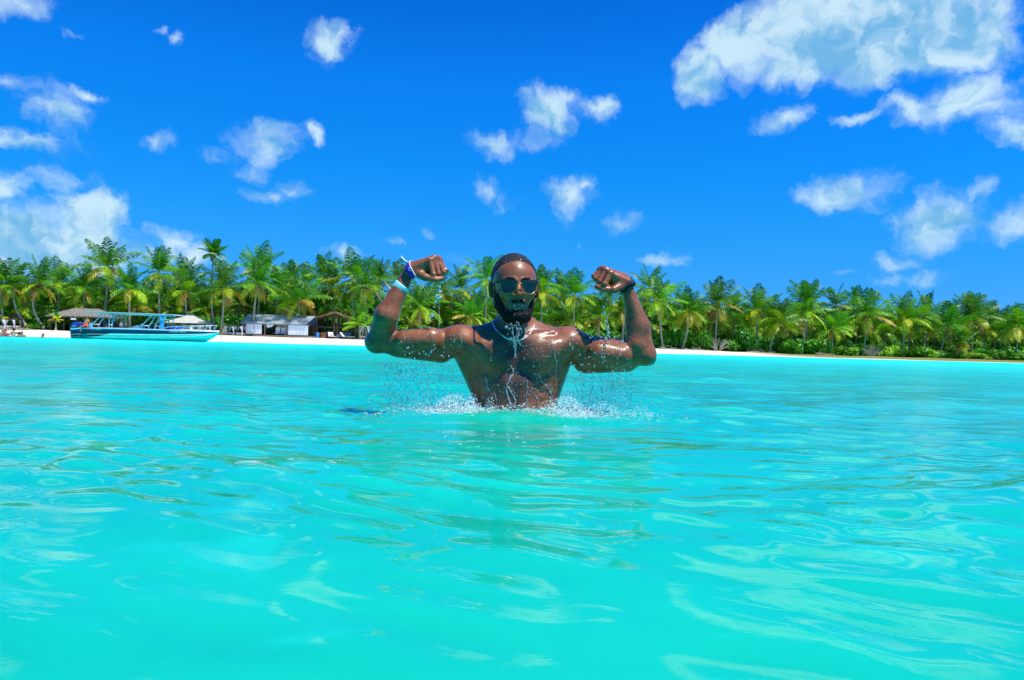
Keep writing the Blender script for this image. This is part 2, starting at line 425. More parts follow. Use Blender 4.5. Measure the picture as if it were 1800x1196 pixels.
# ------------------------------------------------------------------ signed-distance modelling: one continuous surface
class SDF:
    def __init__(s, lo, hi, h):
        s.lo = np.array(lo, float); s.h = h
        s.n = np.ceil((np.array(hi, float) - s.lo) / h).astype(int) + 1
        s.V = np.full(tuple(s.n), 0.2, dtype=np.float32)
        s.ax = [s.lo[i] + h * np.arange(s.n[i]) for i in range(3)]
    def _sub(s, lo, hi):
        a = np.clip(np.floor((np.array(lo) - s.lo) / s.h).astype(int), 0, s.n)
        b = np.clip(np.ceil((np.array(hi) - s.lo) / s.h).astype(int) + 1, 0, s.n)
        if np.any(b <= a): return None
        sl = tuple(slice(a[i], b[i]) for i in range(3))
        X = s.ax[0][sl[0]][:, None, None].astype(np.float32); Y = s.ax[1][sl[1]][None, :, None].astype(np.float32); Z = s.ax[2][sl[2]][None, None, :].astype(np.float32)
        return sl, X, Y, Z
    def _comb(s, sl, d, k, op):
        v = s.V[sl]
        if op == 'add':
            h = np.clip(0.5 + 0.5 * (v - d) / k, 0, 1); s.V[sl] = v + (d - v) * h - k * h * (1 - h)
        else:
            d = -d; h = np.clip(0.5 + 0.5 * (d - v) / k, 0, 1); s.V[sl] = v + (d - v) * h + k * h * (1 - h)
    def rc(s, a, b, r1, r2, k=0.01, op='add', flat=None):
        a = np.array(a, float); b = np.array(b, float); R = max(r1, r2) + k + 0.01
        q = s._sub(np.minimum(a, b) - R, np.maximum(a, b) + R)
        if q is None: return
        sl, X, Y, Z = q; ba = b - a; L = max(float(ba @ ba), 1e-9)
        t = np.clip(((X - a[0]) * ba[0] + (Y - a[1]) * ba[1] + (Z - a[2]) * ba[2]) / L, 0, 1)
        dx = X - a[0] - t * ba[0]; dy = Y - a[1] - t * ba[1]; dz = Z - a[2] - t * ba[2]
        if flat is not None: dy = dy / flat
        d = np.sqrt(dx * dx + dy * dy + dz * dz) - (r1 + (r2 - r1) * t)
        s._comb(sl, d.astype(np.float32), k, op)
    def el(s, c, r, k=0.01, R=None, op='add'):
        c = np.array(c, float); r = np.array(r, float); m = r.max() + k + 0.01
        q = s._sub(c - m, c + m)
        if q is None: return
        sl, X, Y, Z = q; x = X - c[0]; y = Y - c[1]; z = Z - c[2]
        if R is not None:
            R = np.array(R)
            x, y, z = (R[0, 0] * x + R[1, 0] * y + R[2, 0] * z, R[0, 1] * x + R[1, 1] * y + R[2, 1] * z, R[0, 2] * x + R[1, 2] * y + R[2, 2] * z)
        k0 = np.sqrt((x / r[0]) ** 2 + (y / r[1]) ** 2 + (z / r[2]) ** 2)
        k1 = np.sqrt((x / r[0] ** 2) ** 2 + (y / r[1] ** 2) ** 2 + (z / r[2] ** 2) ** 2)
        d = k0 * (k0 - 1.0) / np.maximum(k1, 1e-6)
        s._comb(sl, d.astype(np.float32), k, op)
    def mesh(s):
        V = s.V; ins = V < 0; sh = tuple(np.array(V.shape) - 1)
        S = np.zeros(sh + (3,), np.float32); C = np.zeros(sh, np.int8)
        cellmask = np.zeros(sh, bool)
        c0 = ins[:-1, :-1, :-1]
        for dx in (0, 1):
            for dy in (0, 1):
                for dz in (0, 1):
                    cellmask |= ins[dx:dx + sh[0], dy:dy + sh[1], dz:dz + sh[2]] != c0
        I = np.argwhere(cellmask); n = len(I)
        vid = np.full(sh, -1, np.int32); vid[cellmask] = np.arange(n)
        acc = np.zeros((n, 3)); cnt = np.zeros(n)
        corners = [(0,0,0),(1,0,0),(0,1,0),(1,1,0),(0,0,1),(1,0,1),(0,1,1),(1,1,1)]
        cv = [V[I[:, 0] + c[0], I[:, 1] + c[1], I[:, 2] + c[2]] for c in corners]
        for i in range(8):
            for ax in range(3):
                if corners[i][ax] == 0:
                    c2 = list(corners[i]); c2[ax] = 1; j = corners.index(tuple(c2))
                    a, b = cv[i], cv[j]; m = (a < 0) != (b < 0)
                    t = np.where(m, a / np.where(m, a - b, 1), 0)
                    p = np.tile(np.array(corners[i], float), (n, 1)); p[:, ax] += t
                    acc += p * m[:, None]; cnt += m
        P = s.lo + s.h * (I + acc / np.maximum(cnt, 1)[:, None])
        quads = []
        for ax in range(3):
            o = [(1, 2), (2, 0), (0, 1)][ax]
            sl0 = [slice(None)] * 3; sl1 = [slice(None)] * 3
            sl0[ax] = slice(0, -1); sl1[ax] = slice(1, None)
            A = ins[tuple(sl0)]; B = ins[tuple(sl1)]
            E = np.argwhere(A != B)
            ok = (E[:, o[0]] > 0) & (E[:, o[1]] > 0) & (E[:, o[0]] < sh[o[0]]) & (E[:, o[1]] < sh[o[1]])
            E = E[ok]
            if not len(E): continue
            flip = A[tuple(E.T)]
            def g(d0, d1):
                q = E.copy(); q[:, o[0]] -= d0; q[:, o[1]] -= d1
                return vid[tuple(q.T)]
            q = np.stack([g(1, 1), g(0, 1), g(0, 0), g(1, 0)], -1)
            q[~flip] = q[~flip][:, ::-1]
            quads.append(q)
        Q = np.concatenate(quads)
        Q = Q[(Q >= 0).all(1)]
        return P, Q

D0 = 2.73
def B(u, v, dy=0.0): return np.array(W(u, v, D0 + dy))
lo = B(630, 900, 0); hi = B(1166, 440, 0)
body = SDF((lo[0], D0 - 0.24, -0.42), (hi[0], D0 + 0.17, hi[2] + 0.012), 0.003)
S_ = D0 / F                      # metres per photograph pixel at the man
# --- torso
body.el(B(908, 655, .035), (.150, .098, .175), .02)                 # rib cage
body.rc(B(846, 622, .03), B(881, 720, .02), .078, .072, .04)        # sides narrowing to the waist
body.rc(B(968, 624, .03), B(937, 720, .02), .078, .072, .04)
body.rc(B(893, 722, .02), B(890, 830, .02), .082, .105, .05)        # waist to hips, under water
body.rc(B(925, 722, .02), B(928, 830, .02), .082, .105, .05)
body.rc(B(876, 850, .02), B(866, 960, .02), .092, .080, .03)
body.rc(B(942, 850, .02), B(950, 960, .02), .092, .080, .03)
# lats: the V from the armpits to the waist
body.rc(B(818, 614, .045), B(858, 712, .03), .050, .032, .035)
body.rc(B(984, 618, .045), B(954, 712, .03), .044, .030, .035)
# shoulders girdle and trapezius
body.rc(B(820, 600, .03), B(905, 592, .03), .052, .060, .03)
body.rc(B(992, 603, .03), B(905, 592, .03), .052, .060, .03)
body.rc(B(850, 593, .045), B(888, 567, .050), .024, .030, .03)
body.rc(B(966, 594, .045), B(924, 569, .050), .024, .030, .03)
# neck
body.rc(B(905, 592, .035), B(904, 535, .025), .060, .055, .03)
body.rc(B(884, 545, .000), B(903, 594, -.052), .013, .010, .012)    # sternomastoid
body.rc(B(928, 545, .000), B(911, 594, -.052), .013, .010, .012)
body.el(B(872, 606, -.040), (.060, .036, .036), .03)
body.el(B(942, 607, -.040), (.060, .036, .036), .03)
# collar bones
body.rc(B(898, 595, -.050), B(842, 583, -.028), .007, .009, .024)
body.rc(B(918, 595, -.050), B(972, 585, -.028), .007, .009, .024)
# chest muscles
body.el(B(868, 628, -.045), (.076, .040, .058), .020, Matrix.Rotation(.30, 3, 'Y'))
body.el(B(946, 630, -.045), (.076, .040, .058), .020, Matrix.Rotation(-.30, 3, 'Y'))
body.rc(B(846, 612, -.04), B(812, 598, -.02), .040, .034, .022)     # chest running into the arm
body.rc(B(970, 614, -.04), B(1002, 603, -.02), .040, .034, .022)
body.rc(B(907, 604, -.096), B(907, 655, -.094), .005, .006, .016, 'sub')
for (a0, a1, a2) in (((905, 658), (872, 672), (836, 652)), ((910, 660), (944, 673), (978, 654))):
    body.rc(B(*a0, -.088), B(*a1, -.088), .003, .0045, .010, 'sub'); body.rc(B(*a1, -.088), B(*a2, -.052), .0045, .003, .012, 'sub')
# under the chest: ribs and abdominals
body.rc(B(893, 676, -.046), B(893, 735, -.048), .028, .026, .034)
body.rc(B(922, 676, -.046), B(922, 735, -.048), .028, .026, .034)
body.rc(B(907, 660, -.086), B(907, 740, -.084), .004, .004, .010, 'sub')
body.rc(B(885, 693, -.088), B(930, 693, -.088), .003, .003, .008, 'sub')
for k_ in range(4):
    body.rc(B(838 + k_ * 5, 652 + 17 * k_, -.004), B(856 + k_ * 4, 664 + 16 * k_, -.050), .010, .009, .014)
    body.rc(B(977 - k_ * 5, 654 + 17 * k_, -.004), B(959 - k_ * 4, 666 + 16 * k_, -.050), .010, .009, .014)
# --- arms (R = the man's right, on the left of the picture)
def arm(sh, el_, wr, up, bi, tri, fo, ant):
    body.rc(sh[0], el_, .050, .040, .03)
    body.el(sh[1], (.062, .058, .052), .022)                                  # deltoid
    body.rc(bi[0], bi[1], bi[2], bi[3], .016)                                 # biceps
    body.rc(tri[0], tri[1], tri[2], tri[3], .018)                             # triceps
    body.rc(el_, fo[0], .034, fo[1], .018)                                    # forearm
    body.rc(fo[0], wr, fo[1], .0225, .018)
    body.rc(ant[0], ant[1], ant[2], ant[3], .016)
    body.rc(tri[1], el_, .026, .018, .014)
arm((B(812, 601, .025), B(806, 597, .010)), B(662, 602, -.01), B(716, 484, -.010), None,
    (B(757, 598, -.022), B(712, 600, -.030), .047, .041), (B(775, 615, .02), B(700, 607, .015), .050, .046),
    (B(679, 556, -.045), .042), (B(677, 588, -.020), B(691, 540, .005), .036, .026))
arm((B(996, 607, .025), B(1000, 600, .010)), B(1134, 624, -.01), B(1103, 508, -.010), None,
    (B(1052, 621, -.022), B(1092, 626, -.030), .047, .040), (B(1030, 634, .02), B(1102, 633, .015), .049, .045),
    (B(1123, 576, -.005), .040), (B(1118, 606, -.020), B(1111, 560, .005), .036, .026))
# elbow points
body.rc(B(652, 598, -.004), B(656, 604, 0), .020, .024, .014)
body.rc(B(1143, 633, -.004), B(1136, 628, 0), .017, .024, .014)
# folds where forearm meets upper arm
body.rc(B(697, 571, -.10), B(700, 590, -.075), .003, .003, .010, 'sub')
body.rc(B(1101, 596, -.10), B(1098, 614, -.075), .003, .003, .010, 'sub')

# --- fists
def fist(wrist, back, knuck, pips, dips, tips, thumb, pr=.0100):
    # back of the hand: wrist to each knuckle
    for i in range(4):
        body.rc(wrist[i], knuck[i], .0165, .0125, .012)
    body.el(back[0], back[1], .012, back[2])
    for i in range(4):
        r = pr * (1.0, 1.04, 1.0, .9)[i]
        body.rc(knuck[i], pips[i], r * 1.10, r, .0018)
        body.el(knuck[i], (.0125, .0125, .0115), .004)
        body.el(pips[i], (.0108, .0108, .0108), .002)
        body.rc(pips[i], dips[i], r, r * .92, .0018)
        body.rc(dips[i], tips[i], r * .92, r * .82, .0018)
    body.rc(thumb[0], thumb[1], .018, .0145, .010)
    body.rc(thumb[1], thumb[2], .0118, .0112, .002)
    body.rc(thumb[2], thumb[3], .0112, .0095, .002)
def mk(lst): return [B(*p) for p in lst]
# right fist (picture left): index nearest the lens, little finger farthest
fist(mk([(722, 474, -0.035), (724, 470, -0.023), (726, 468, -0.009), (726, 468, 0.003)]),
     (B(744, 473, -0.021), (.036, .033, .026), Matrix.Rotation(0.06, 3, 'Y')),
     mk([(756, 458, -0.047), (763, 454, -0.031), (769, 455, -0.013), (773, 458, 0.003)]),
     mk([(762, 483, -0.063), (771, 482, -0.043), (779, 479, -0.023), (783, 476, -0.003)]),
     mk([(752, 490, -0.043), (762, 490, -0.025), (770, 488, -0.009), (776, 485, 0.007)]),
     mk([(747, 483, -0.029), (755, 482, -0.015), (763, 480, -0.003), (768, 478, 0.009)]),
     mk([(732, 480, -0.039), (748, 488, -0.059), (766, 492, -0.065), (777, 490, -0.053)]))
# left fist (picture right)
fist(mk([(1104, 497, -0.035), (1100, 492, -0.023), (1097, 489, -0.009), (1095, 488, 0.003)]),
     (B(1082, 493, -0.021), (.036, .033, .027), Matrix.Rotation(0.40, 3, 'Y')),
     mk([(1073, 481, -0.047), (1065, 475, -0.031), (1059, 473, -0.013), (1055, 475, 0.003)]),
     mk([(1063, 500, -0.063), (1054, 495, -0.043), (1047, 490, -0.023), (1044, 486, -0.003)]),
     mk([(1070, 506, -0.043), (1061, 502, -0.025), (1053, 498, -0.009), (1048, 493, 0.007)]),
     mk([(1077, 500, -0.029), (1069, 496, -0.015), (1062, 492, -0.003), (1057, 488, 0.009)]),
     mk([(1093, 502, -0.039), (1078, 510, -0.059), (1060, 509, -0.061), (1049, 504, -0.047)]))

# --- head, in its own axes: x to the picture's right, y away from the lens, z up
HR = Matrix.Rotation(math.radians(9), 3, 'Z') @ Matrix.Rotation(math.radians(3), 3, 'X') @ Matrix.Rotation(math.radians(-1), 3, 'Y')
HC = Vector(B(904, 505, -.010))
def H(x, y, z): return np.array(HC + HR @ Vector((x, y, z)))
def hel(x, y, z, r, k=.01, op='add', R=None, tgt=None):
    (tgt or body).el(H(x, y, z), r, k, (HR @ R) if R is not None else HR, op)
def hrc(a, b, r1, r2, k=.01, op='add', tgt=None):
    (tgt or body).rc(H(*a), H(*b), r1, r2, k, op)
def build_head(T, beard=True):
    g = dict(tgt=T)
    hel(0, .016, .030, (.080, .098, .092), .01, **g)
    hel(0, -.024, .020, (.071, .070, .078), .02, **g)
    hel(0, -.020, -.030, (.063, .074, .074), .02, **g)
    for s in (-1, 1):
        hrc((s * .054, .003, -.055), (s * .020, -.066, -.094), .019, .021, .02, **g)      # jaw
        hrc((s * .066, .010, -.010), (s * .055, .005, -.058), .015, .018, .02, **g)
        hel(s * .044, -.066, -.026, (.024, .020, .018), .016, **g)                        # cheekbone
        hrc((s * .012, -.090, .022), (s * .046, -.076, .022), .0085, .0075, .010, **g)    # brow
    hrc((-.014, -.074, -.100), (.014, -.074, -.100), .019, .019, .016, **g)
    for s in (-1, 1):
        hel(s * .031, -.094, .000, (.019, .014, .012), .008, 'sub', **g)
        hel(s * .031, -.078, .000, (.0135, .0135, .0115), .002, **g)
    hrc((0, -.090, .014), (0, -.110, -.027), .0080, .0120, .008, **g)                     # nose
    for s in (-1, 1):
        hel(s * .0145, -.099, -.032, (.0095, .0110, .0085), .005, **g)
        hel(s * .0080, -.108, -.0410, (.0042, .0050, .0040), .002, 'sub', **g)
    hel(0, -.082, -.066, (.031, .021, .022), .010, **g)                                   # mouth area
    hrc((-.023, -.091, -.0675), (0, -.1015, -.0640), .0042, .0062, .003, **g)
    hrc((.023, -.091, -.0675), (0, -.1015, -.0640), .0042, .0062, .003, **g)
    hrc((-.021, -.091, -.0740), (0, -.1000, -.0775), .0046, .0078, .003, **g)
    hrc((.021, -.091, -.0740), (0, -.1000, -.0775), .0046, .0078, .003, **g)
    hrc((-.025, -.0965, -.0700), (.025, -.0965, -.0700), .0007, .0007, .0012, 'sub', **g)
    for s in (-1, 1):
        hel(s * .086, .008, -.012, (.0080, .018, .030), .005, R=Matrix.Rotation(s * .62, 3, 'Z') @ Matrix.Rotation(s * .10, 3, 'Y'), **g)
        hel(s * .0935, -.001, -.009, (.0045, .010, .019), .004, 'sub', R=Matrix.Rotation(s * .62, 3, 'Z'), **g)
build_head(body)
P, Q = body.mesh()
HRi = np.array(HR.transposed()); HCn = np.array(HC)

# --- skin
skin = bpy.data.materials.new('wet_skin'); skin.use_nodes = True; t = NT(skin.node_tree); b = t.n['Principled BSDF']
pos = t.node('ShaderNodeTexCoord').outputs['Object']
n1_ = t.noise(pos, 22.0, 8, 0.7)
sc1 = t.mix(t.smooth(n1_, 0.3, 0.7), (0.170, 0.046, 0.011, 1), (0.330, 0.098, 0.026, 1))
at = t.node('ShaderNodeAttribute'); at.attribute_name = 'hairs'
hv = t.noise(t.vmath('MULTIPLY', pos, (150, 150, 80)), 1.0, 4, 0.7, 2.5)
hm = t.math('MULTIPLY', t.smooth(hv, 0.33, 0.47), at.outputs['Fac'])
sc1 = t.mix(hm, sc1, (0.012, 0.008, 0.006, 1))
lp = t.node('ShaderNodeAttribute'); lp.attribute_name = 'lips'
sc1 = t.mix(t.math('MULTIPLY', lp.outputs['Fac'], .8), sc1, (0.23, 0.075, 0.065, 1))
t.link(sc1, b.inputs['Base Color'])
b.inputs['Subsurface Weight'].default_value = 0.06; b.inputs['Subsurface Radius'].default_value = (0.012, 0.005, 0.003)
b.inputs['Subsurface Scale'].default_value = 1.0
b.inputs['Specular IOR Level'].default_value = 0.5
t.link(t.smooth(t.noise(pos, 30.0, 4, 0.6), 0.35, 0.65, 0.34, 0.60), b.inputs['Roughness'])
b.inputs['Coat Weight'].default_value = 0.5; b.inputs['Coat Roughness'].default_value = 0.12; b.inputs['Coat IOR'].default_value = 1.33
vd = t.voronoi(t.vmath('ADD', pos, t.vmath('MULTIPLY', t.noise(pos, 60, 2, .5, col=True), (.012, .012, .012))), 150.0)
drop = t.smooth(vd, 0.10, 0.34, 1.0, 0.0)
dmask = t.smooth(t.noise(pos, 14.0, 3, 0.6), 0.46, 0.60)
hgt = t.math('MULTIPLY_ADD', t.math('MULTIPLY', drop, dmask), 0.0030, t.math('MULTIPLY', t.noise(pos, 130, 4, .65), 0.0011))
hgt = t.math('MULTIPLY_ADD', hm, 0.0016, hgt)
bp = t.node('ShaderNodeBump'); bp.inputs['Distance'].default_value = 1.0; bp.inputs['Strength'].default_value = 0.9
t.link(hgt, bp.inputs['Height']); t.link(bp.outputs[0], b.inputs['Coat Normal'])
bp2 = t.node('ShaderNodeBump'); bp2.inputs['Distance'].default_value = 1.0; bp2.inputs['Strength'].default_value = 0.4
t.link(hgt, bp2.inputs['Height']); t.link(bp2.outputs[0], b.inputs['Normal'])
pme = np_mesh('person', P, Q)
person = mesh_obj('person', pme, None, skin)
tag(person, 'bare-chested bearded man standing waist-deep in turquoise water, flexing both arms with raised fists', 'person')
c0_ = B(907, 645, 0)
hx = (P[:, 0] - c0_[0]) / .105; hz_ = (P[:, 2] - c0_[2]) / .115
hair_w = np.exp(-(hx ** 2 + hz_ ** 2) ** 1.3) * (P[:, 1] < D0 - .02)
hair_w = np.maximum(hair_w, np.exp(-((P[:, 0] - c0_[0]) / .03) ** 2) * (P[:, 2] < c0_[2]) * (P[:, 1] < D0)) * .95
at_ = pme.attributes.new('hairs', 'FLOAT', 'POINT'); at_.data.foreach_set('value', hair_w.astype(np.float32))
Lc = (P - HCn) @ HRi.T
lipw = np.clip(1.6 - 1.6 * np.sqrt((Lc[:, 0] / .025) ** 2 + ((Lc[:, 2] + .0715) / .0125) ** 2), 0, 1) * (Lc[:, 1] < -.085)
at_ = pme.attributes.new('lips', 'FLOAT', 'POINT'); at_.data.foreach_set('value', np.clip(lipw * 2, 0, 1).astype(np.float32))

# --- short hair and full beard: shells grown from the same head
def head_grid(h=0.0022):
    c = np.array(HC); g = SDF(c - np.array((.112, .14, .15)), c + np.array((.112, .14, .15)), h)
    return g
def local_axes(g):
    X, Y, Z = np.meshgrid(g.ax[0], g.ax[1], g.ax[2], indexing='ij')
    p = np.stack([X, Y, Z], -1) - HCn
    return p @ HRi.T
def vnoise(L, f, seed):
    r = np.random.RandomState(seed); o = np.zeros(L.shape[:-1])
    for k in range(6):
        d = r.normal(size=3); d *= f / np.linalg.norm(d) * r.uniform(.7, 1.4); o += np.sin(L @ d + r.uniform(0, 6))
    return o / 6
g = head_grid(); build_head(g); L = local_axes(g)
base = g.V.copy()
off = .0042 + .0016 * vnoise(L, 700, 1) + .001 * vnoise(L, 1500, 2)
region = L[..., 2] + 1.02 * L[..., 1] - .026 + .030 * np.clip((np.abs(L[..., 0]) - .045) / .04, 0, 1) * 0 + .004 * vnoise(L, 160, 5)
region = np.where((np.abs(L[..., 0]) > .058) & (L[..., 1] < .03), np.minimum(region, L[..., 2] - .012), region)
earm = np.sqrt(((np.abs(L[..., 0]) - .092) / .020) ** 2 + ((L[..., 1] - .014) / .028) ** 2 + ((L[..., 2] + .010) / .040) ** 2) - 1
sh_ = base - off * np.clip(region / .016, 0, 1)
g.V = np.maximum(sh_ + .0004, -region).astype(np.float32)
g.V = np.maximum(g.V, -earm * .02).astype(np.float32)
Ph, Qh = g.mesh()
hairm = pmat('short_black_hair', (0.010, 0.008, 0.008), 0.5, 0.3, var=0.3, vscale=200, bump=0.005, bscale=240, coat=0.1)
mesh_obj('hair', np_mesh('hair', Ph, Qh), person, hairm)
# beard and moustache
g = head_grid(0.0022); build_head(g)
hel(0, -.070, -.108, (.040, .036, .026), .02, tgt=g)
for s in (-1, 1): hrc((s * .056, .000, -.060), (s * .030, -.060, -.104), .013, .016, .02, tgt=g)
x, y, z = L[..., 0], L[..., 1], L[..., 2]
jaw = -(z + .062 + .55 * np.maximum(np.abs(x) - .0, 0) - .012) * 1.0                 # below the cheek line
jaw = -(z - np.where(np.abs(x) < .036, -.0860, -.0895 + (np.abs(x) - .036) * 2.0))      # cheek line climbs to the sideburn
side = -(z - .012)
front = np.minimum(jaw, side)
back = np.minimum(-(y - .004), np.maximum(.0745 - np.abs(x), -.020 - y))
neckc = z + .136
reg = np.minimum(np.minimum(front, back), neckc)
must = .0056 - np.sqrt(((np.abs(x) - .012) / 2.2) ** 2 + (z + .0515 + .0040 * np.abs(x) / .02) ** 2) * 1.0
must = np.minimum(must, -(y + .07))
sides = .0040 - np.sqrt((np.abs(x) - .031) ** 2 + (np.clip(z + .072, -.016, .016) - (z + .072)) ** 2)
sides = np.minimum(sides, -(y + .05))
reg = np.maximum(reg, must) + .0035 * vnoise(L, 420, 8) + .0025 * vnoise(L, 900, 9)
lipm = np.sqrt((x / .026) ** 2 + ((z + .0715) / .0125) ** 2) - 1
reg = np.minimum(reg, lipm * .02)
off = (.0046 + .0018 * vnoise(L, 800, 3) + .001 * vnoise(L, 1700, 4)) * np.clip(reg / .012, 0, 1)
g.V = np.maximum(np.minimum(g.V, base) - off, -reg).astype(np.float32)
Pb, Qb = g.mesh()
mesh_obj('beard', np_mesh('beard', Pb, Qb), person, pmat('black_beard', (0.009, 0.007, 0.006), 0.7, 0.15, var=0.3, vscale=200, bump=0.005, bscale=240))
# eyebrows
for s in (-1, 1):
    eb = MB(); pts = [H(s * (.012 + .036 * q), -.1005 + .0225 * q * q, .0265 + .004 * math.sin(q * 2.4)) for q in np.linspace(0, 1, 7)]
    eb.tube(pts, [.003, .0038, .0038, .0036, .0032, .0026, .0014], 6)
    eb.build('eyebrow', hairm, person)

# --- sunglasses
gl = empty('sunglasses', tuple(H(0, -.105, .0)), 0, "black browline sunglasses with dark green lenses and gold rims on the man's face", 'sunglasses')
glm = bpy.data.materials.new('dark_green_lens'); glm.use_nodes = True; bb = glm.node_tree.nodes['Principled BSDF']
bb.inputs['Base Color'].default_value = (0.003, 0.012, 0.011, 1); bb.inputs['Roughness'].default_value = 0.03; bb.inputs['Specular IOR Level'].default_value = 0.6
blk = pmat('black_frame', (0.012, 0.011, 0.012), 0.2, 0.6, var=0.0)
gold = pmat('gold_metal', (0.50, 0.32, 0.10), 0.35, 0.5, 1.0, var=0.0)
bx_ = gl.location.copy()
def toL(p): return Vector(p) - bx_
def lens_pts(s, grow=0.0, y0=-.1195):
    out = []
    prof = [(-.022, .012), (-.008, .0140), (.010, .0140), (.0235, .0110), (.0240, .002), (.0195, -.012), (.009, -.0205), (-.004, -.0205), (-.015, -.0150), (-.0212, -.004)]
    for (px_, pz_) in prof:
        out.append((s * (.0365 + px_ * 1.17), y0 + abs(.0365 + px_ * 1.17) ** 2 * 6.0, pz_ * 1.18 - .001))
    return out
def smooth_loop(pts, n=4):
    P_ = [Vector(p) for p in pts]; o = []; N = len(P_)
    for i in range(N):
        p0, p1, p2, p3 = P_[i - 1], P_[i], P_[(i + 1) % N], P_[(i + 2) % N]
        for k in range(n):
            q = k / n
            o.append(0.5 * ((2 * p1) + (p2 - p0) * q + (2 * p0 - 5 * p1 + 4 * p2 - p3) * q * q + (3 * p1 - p0 - 3 * p2 + p3) * q ** 3))
    return o
for s in (-1, 1):
    lp_ = smooth_loop(lens_pts(s)); c = sum(lp_, Vector()) / len(lp_)
    mb = MB(); n = len(lp_)
    fr = [toL(H(*p)) for p in lp_]; bk = [toL(H(p.x, p.y + .002, p.z)) for p in lp_]
    mb.add(fr + bk + [toL(H(c.x, c.y - .0015, c.z)), toL(H(c.x, c.y + .0005, c.z))],
           [(i, (i + 1) % n, 2 * n) for i in range(n)] + [(n + (i + 1) % n, n + i, 2 * n + 1) for i in range(n)] + [(i, n + i, n + (i + 1) % n, (i + 1) % n) for i in range(n)], False)
    mb.build('lens', glm, gl)
    rb = MB(); lo_ = [toL(H(*p)) for p in lp_]; lo_.append(lo_[0]); rb.tube(lo_, .0013, 6, False); rb.build('rim', gold, gl)
    bw = MB(); tp = []
    for q in np.linspace(0, 1, 9):
        xx = .0085 + q * .0635
        tp.append((xx, -.1215 + xx * xx * 6.0, .0155 + .0025 * math.sin(q * PI) + .002 * q, .0052 + .0026 * q))
    secs = []
    for (xx, yy, zz, hh_) in tp:
        secs.append([toL(H(s * xx, yy + a, zz + b_)) for a, b_ in ((-.002, -hh_), (.003, -hh_), (.003, hh_ * .7), (-.002, hh_ * .7))])
    bw.loft(secs, True, True, False); bw.build('brow_bar', blk, gl)
    tb = MB(); tb.tube([toL(H(s * .071, -.0905, .0165)), toL(H(s * .0785, -.078, .0160)), toL(H(s * .0845, -.040, .012)), toL(H(s * .0865, .008, .012)), toL(H(s * .083, .030, -.004))], [.003, .0028, .0022, .002, .002], 6)
    tb.build('temple_arm', blk, gl)
br = MB(); br.tube([toL(H(x_, -.1210 - (.0085 ** 2 - x_ * x_) * 20, .0085 + (.0085 ** 2 - x_ * x_) * 40)) for x_ in np.linspace(-.0095, .0095, 7)], .0018, 6); br.build('bridge', gold, gl)

# --- closest surface of the body, for things worn on it
from mathutils.bvhtree import BVHTree
BV = BVHTree.FromPolygons([Vector(p) for p in P.tolist()], Q.tolist())
def onbody(p, lift=.002, frm=None):
    c, n, i, d = BV.find_nearest(Vector(p))
    return c + n * lift, n

# white cord necklace
nk = MB(); pts = []
for (u, v) in [(866, 566), (866, 574), (871, 582), (878, 589), (888, 595), (898, 599), (908, 600.5), (917, 599), (926, 594), (933, 587), (937, 580), (939, 573)]:
    pv = Vector(B(u, v, -.25)); d_ = (pv - Vector((0, 0, CAMH))).normalized()
    h = BV.ray_cast(pv, d_)
    pts.append(h[0] + h[1] * .0022 if h[0] is not None else Vector(B(u, v, .03)))
for k_ in range(2): pts = [pts[0]] + [(pts[i - 1] + 2 * pts[i] + pts[i + 1]) / 4 for i in range(1, len(pts) - 1)] + [pts[-1]]
pts = [p + Vector((0, -.0015, 0)) for p in pts]
back_ = [Vector(B(940, 566, .075)), Vector(B(905, 560, .105)), Vector(B(868, 562, .075))]
nk.tube(pts + [onbody(p, .003)[0] for p in back_] + [pts[0]], .0021, 8, False)
o = nk.build('necklace', pmat('white_cord', (0.75, 0.78, 0.82), 0.35, 0.6, var=0.1, vscale=90), None)
tag(o, "thin white cord necklace lying around the man's neck", 'necklace')

# bands round the forearms
def ring(c, axis, r, width, thick, n=40, wob=0.0, seed=0):
    c = Vector(c); axis = Vector(axis).normalized(); a = axis.orthogonal().normalized(); b_ = axis.cross(a)
    rr_ = random.Random(seed); secs = []
    for k in range(n):
        th = 2 * PI * k / n; d = a * math.cos(th) + b_ * math.sin(th)
        h = BV.ray_cast(c + d * .12, -d)
        rad = ((h[0] - c).length if h[0] is not None and (h[0] - c).length < r * 2 else r) + .0008
        secs.append((d, rad))
    rads = [x[1] for x in secs]
    for _ in range(4): rads = [max(rads[i], (rads[i - 1] + rads[i] + rads[(i + 1) % n]) / 3) for i in range(n)]
    m_ = MB(); S = []
    for k in range(n):
        d = secs[k][0]; rad = rads[k]; sh2 = axis * (wob * math.sin(2 * PI * k / n * 2))
        S.append([c + sh2 + d * rad - axis * width / 2, c + sh2 + d * (rad + thick) - axis * width / 2 * .8, c + sh2 + d * (rad + thick) + axis * width / 2 * .8, c + sh2 + d * rad + axis * width / 2])
    S.append(S[0]); m_.loft(S, True, False, True)
    return m_, a, b_, rads
axR = Vector(B(716, 484, -0.010)) - Vector(B(679, 558, 0.020))
mb, *_ = ring(B(701.5, 502, -0.006), Vector(B(716, 484, -0.010)) - Vector(B(696, 512, -0.005)), .03, .026, .0012, wob=.001)
o = mb.build('wristband', pmat('pale_aqua_paper', (0.35, 0.82, 0.85), 0.5, 0.4, var=0.12, vscale=60), None)
tag(o, "pale aqua resort wristband around the man's forearm, below the purple fabric band", 'wristband')
wb = o
mb, *_ = ring(B(702.5, 500.5, -0.006), Vector(B(716, 484, -0.010)) - Vector(B(694, 508, -0.005)), .03, .0030, .0019)
mb.build('blue_line', pmat('blue_print', (0.02, 0.20, 0.62), 0.5, 0.4, var=0), wb)
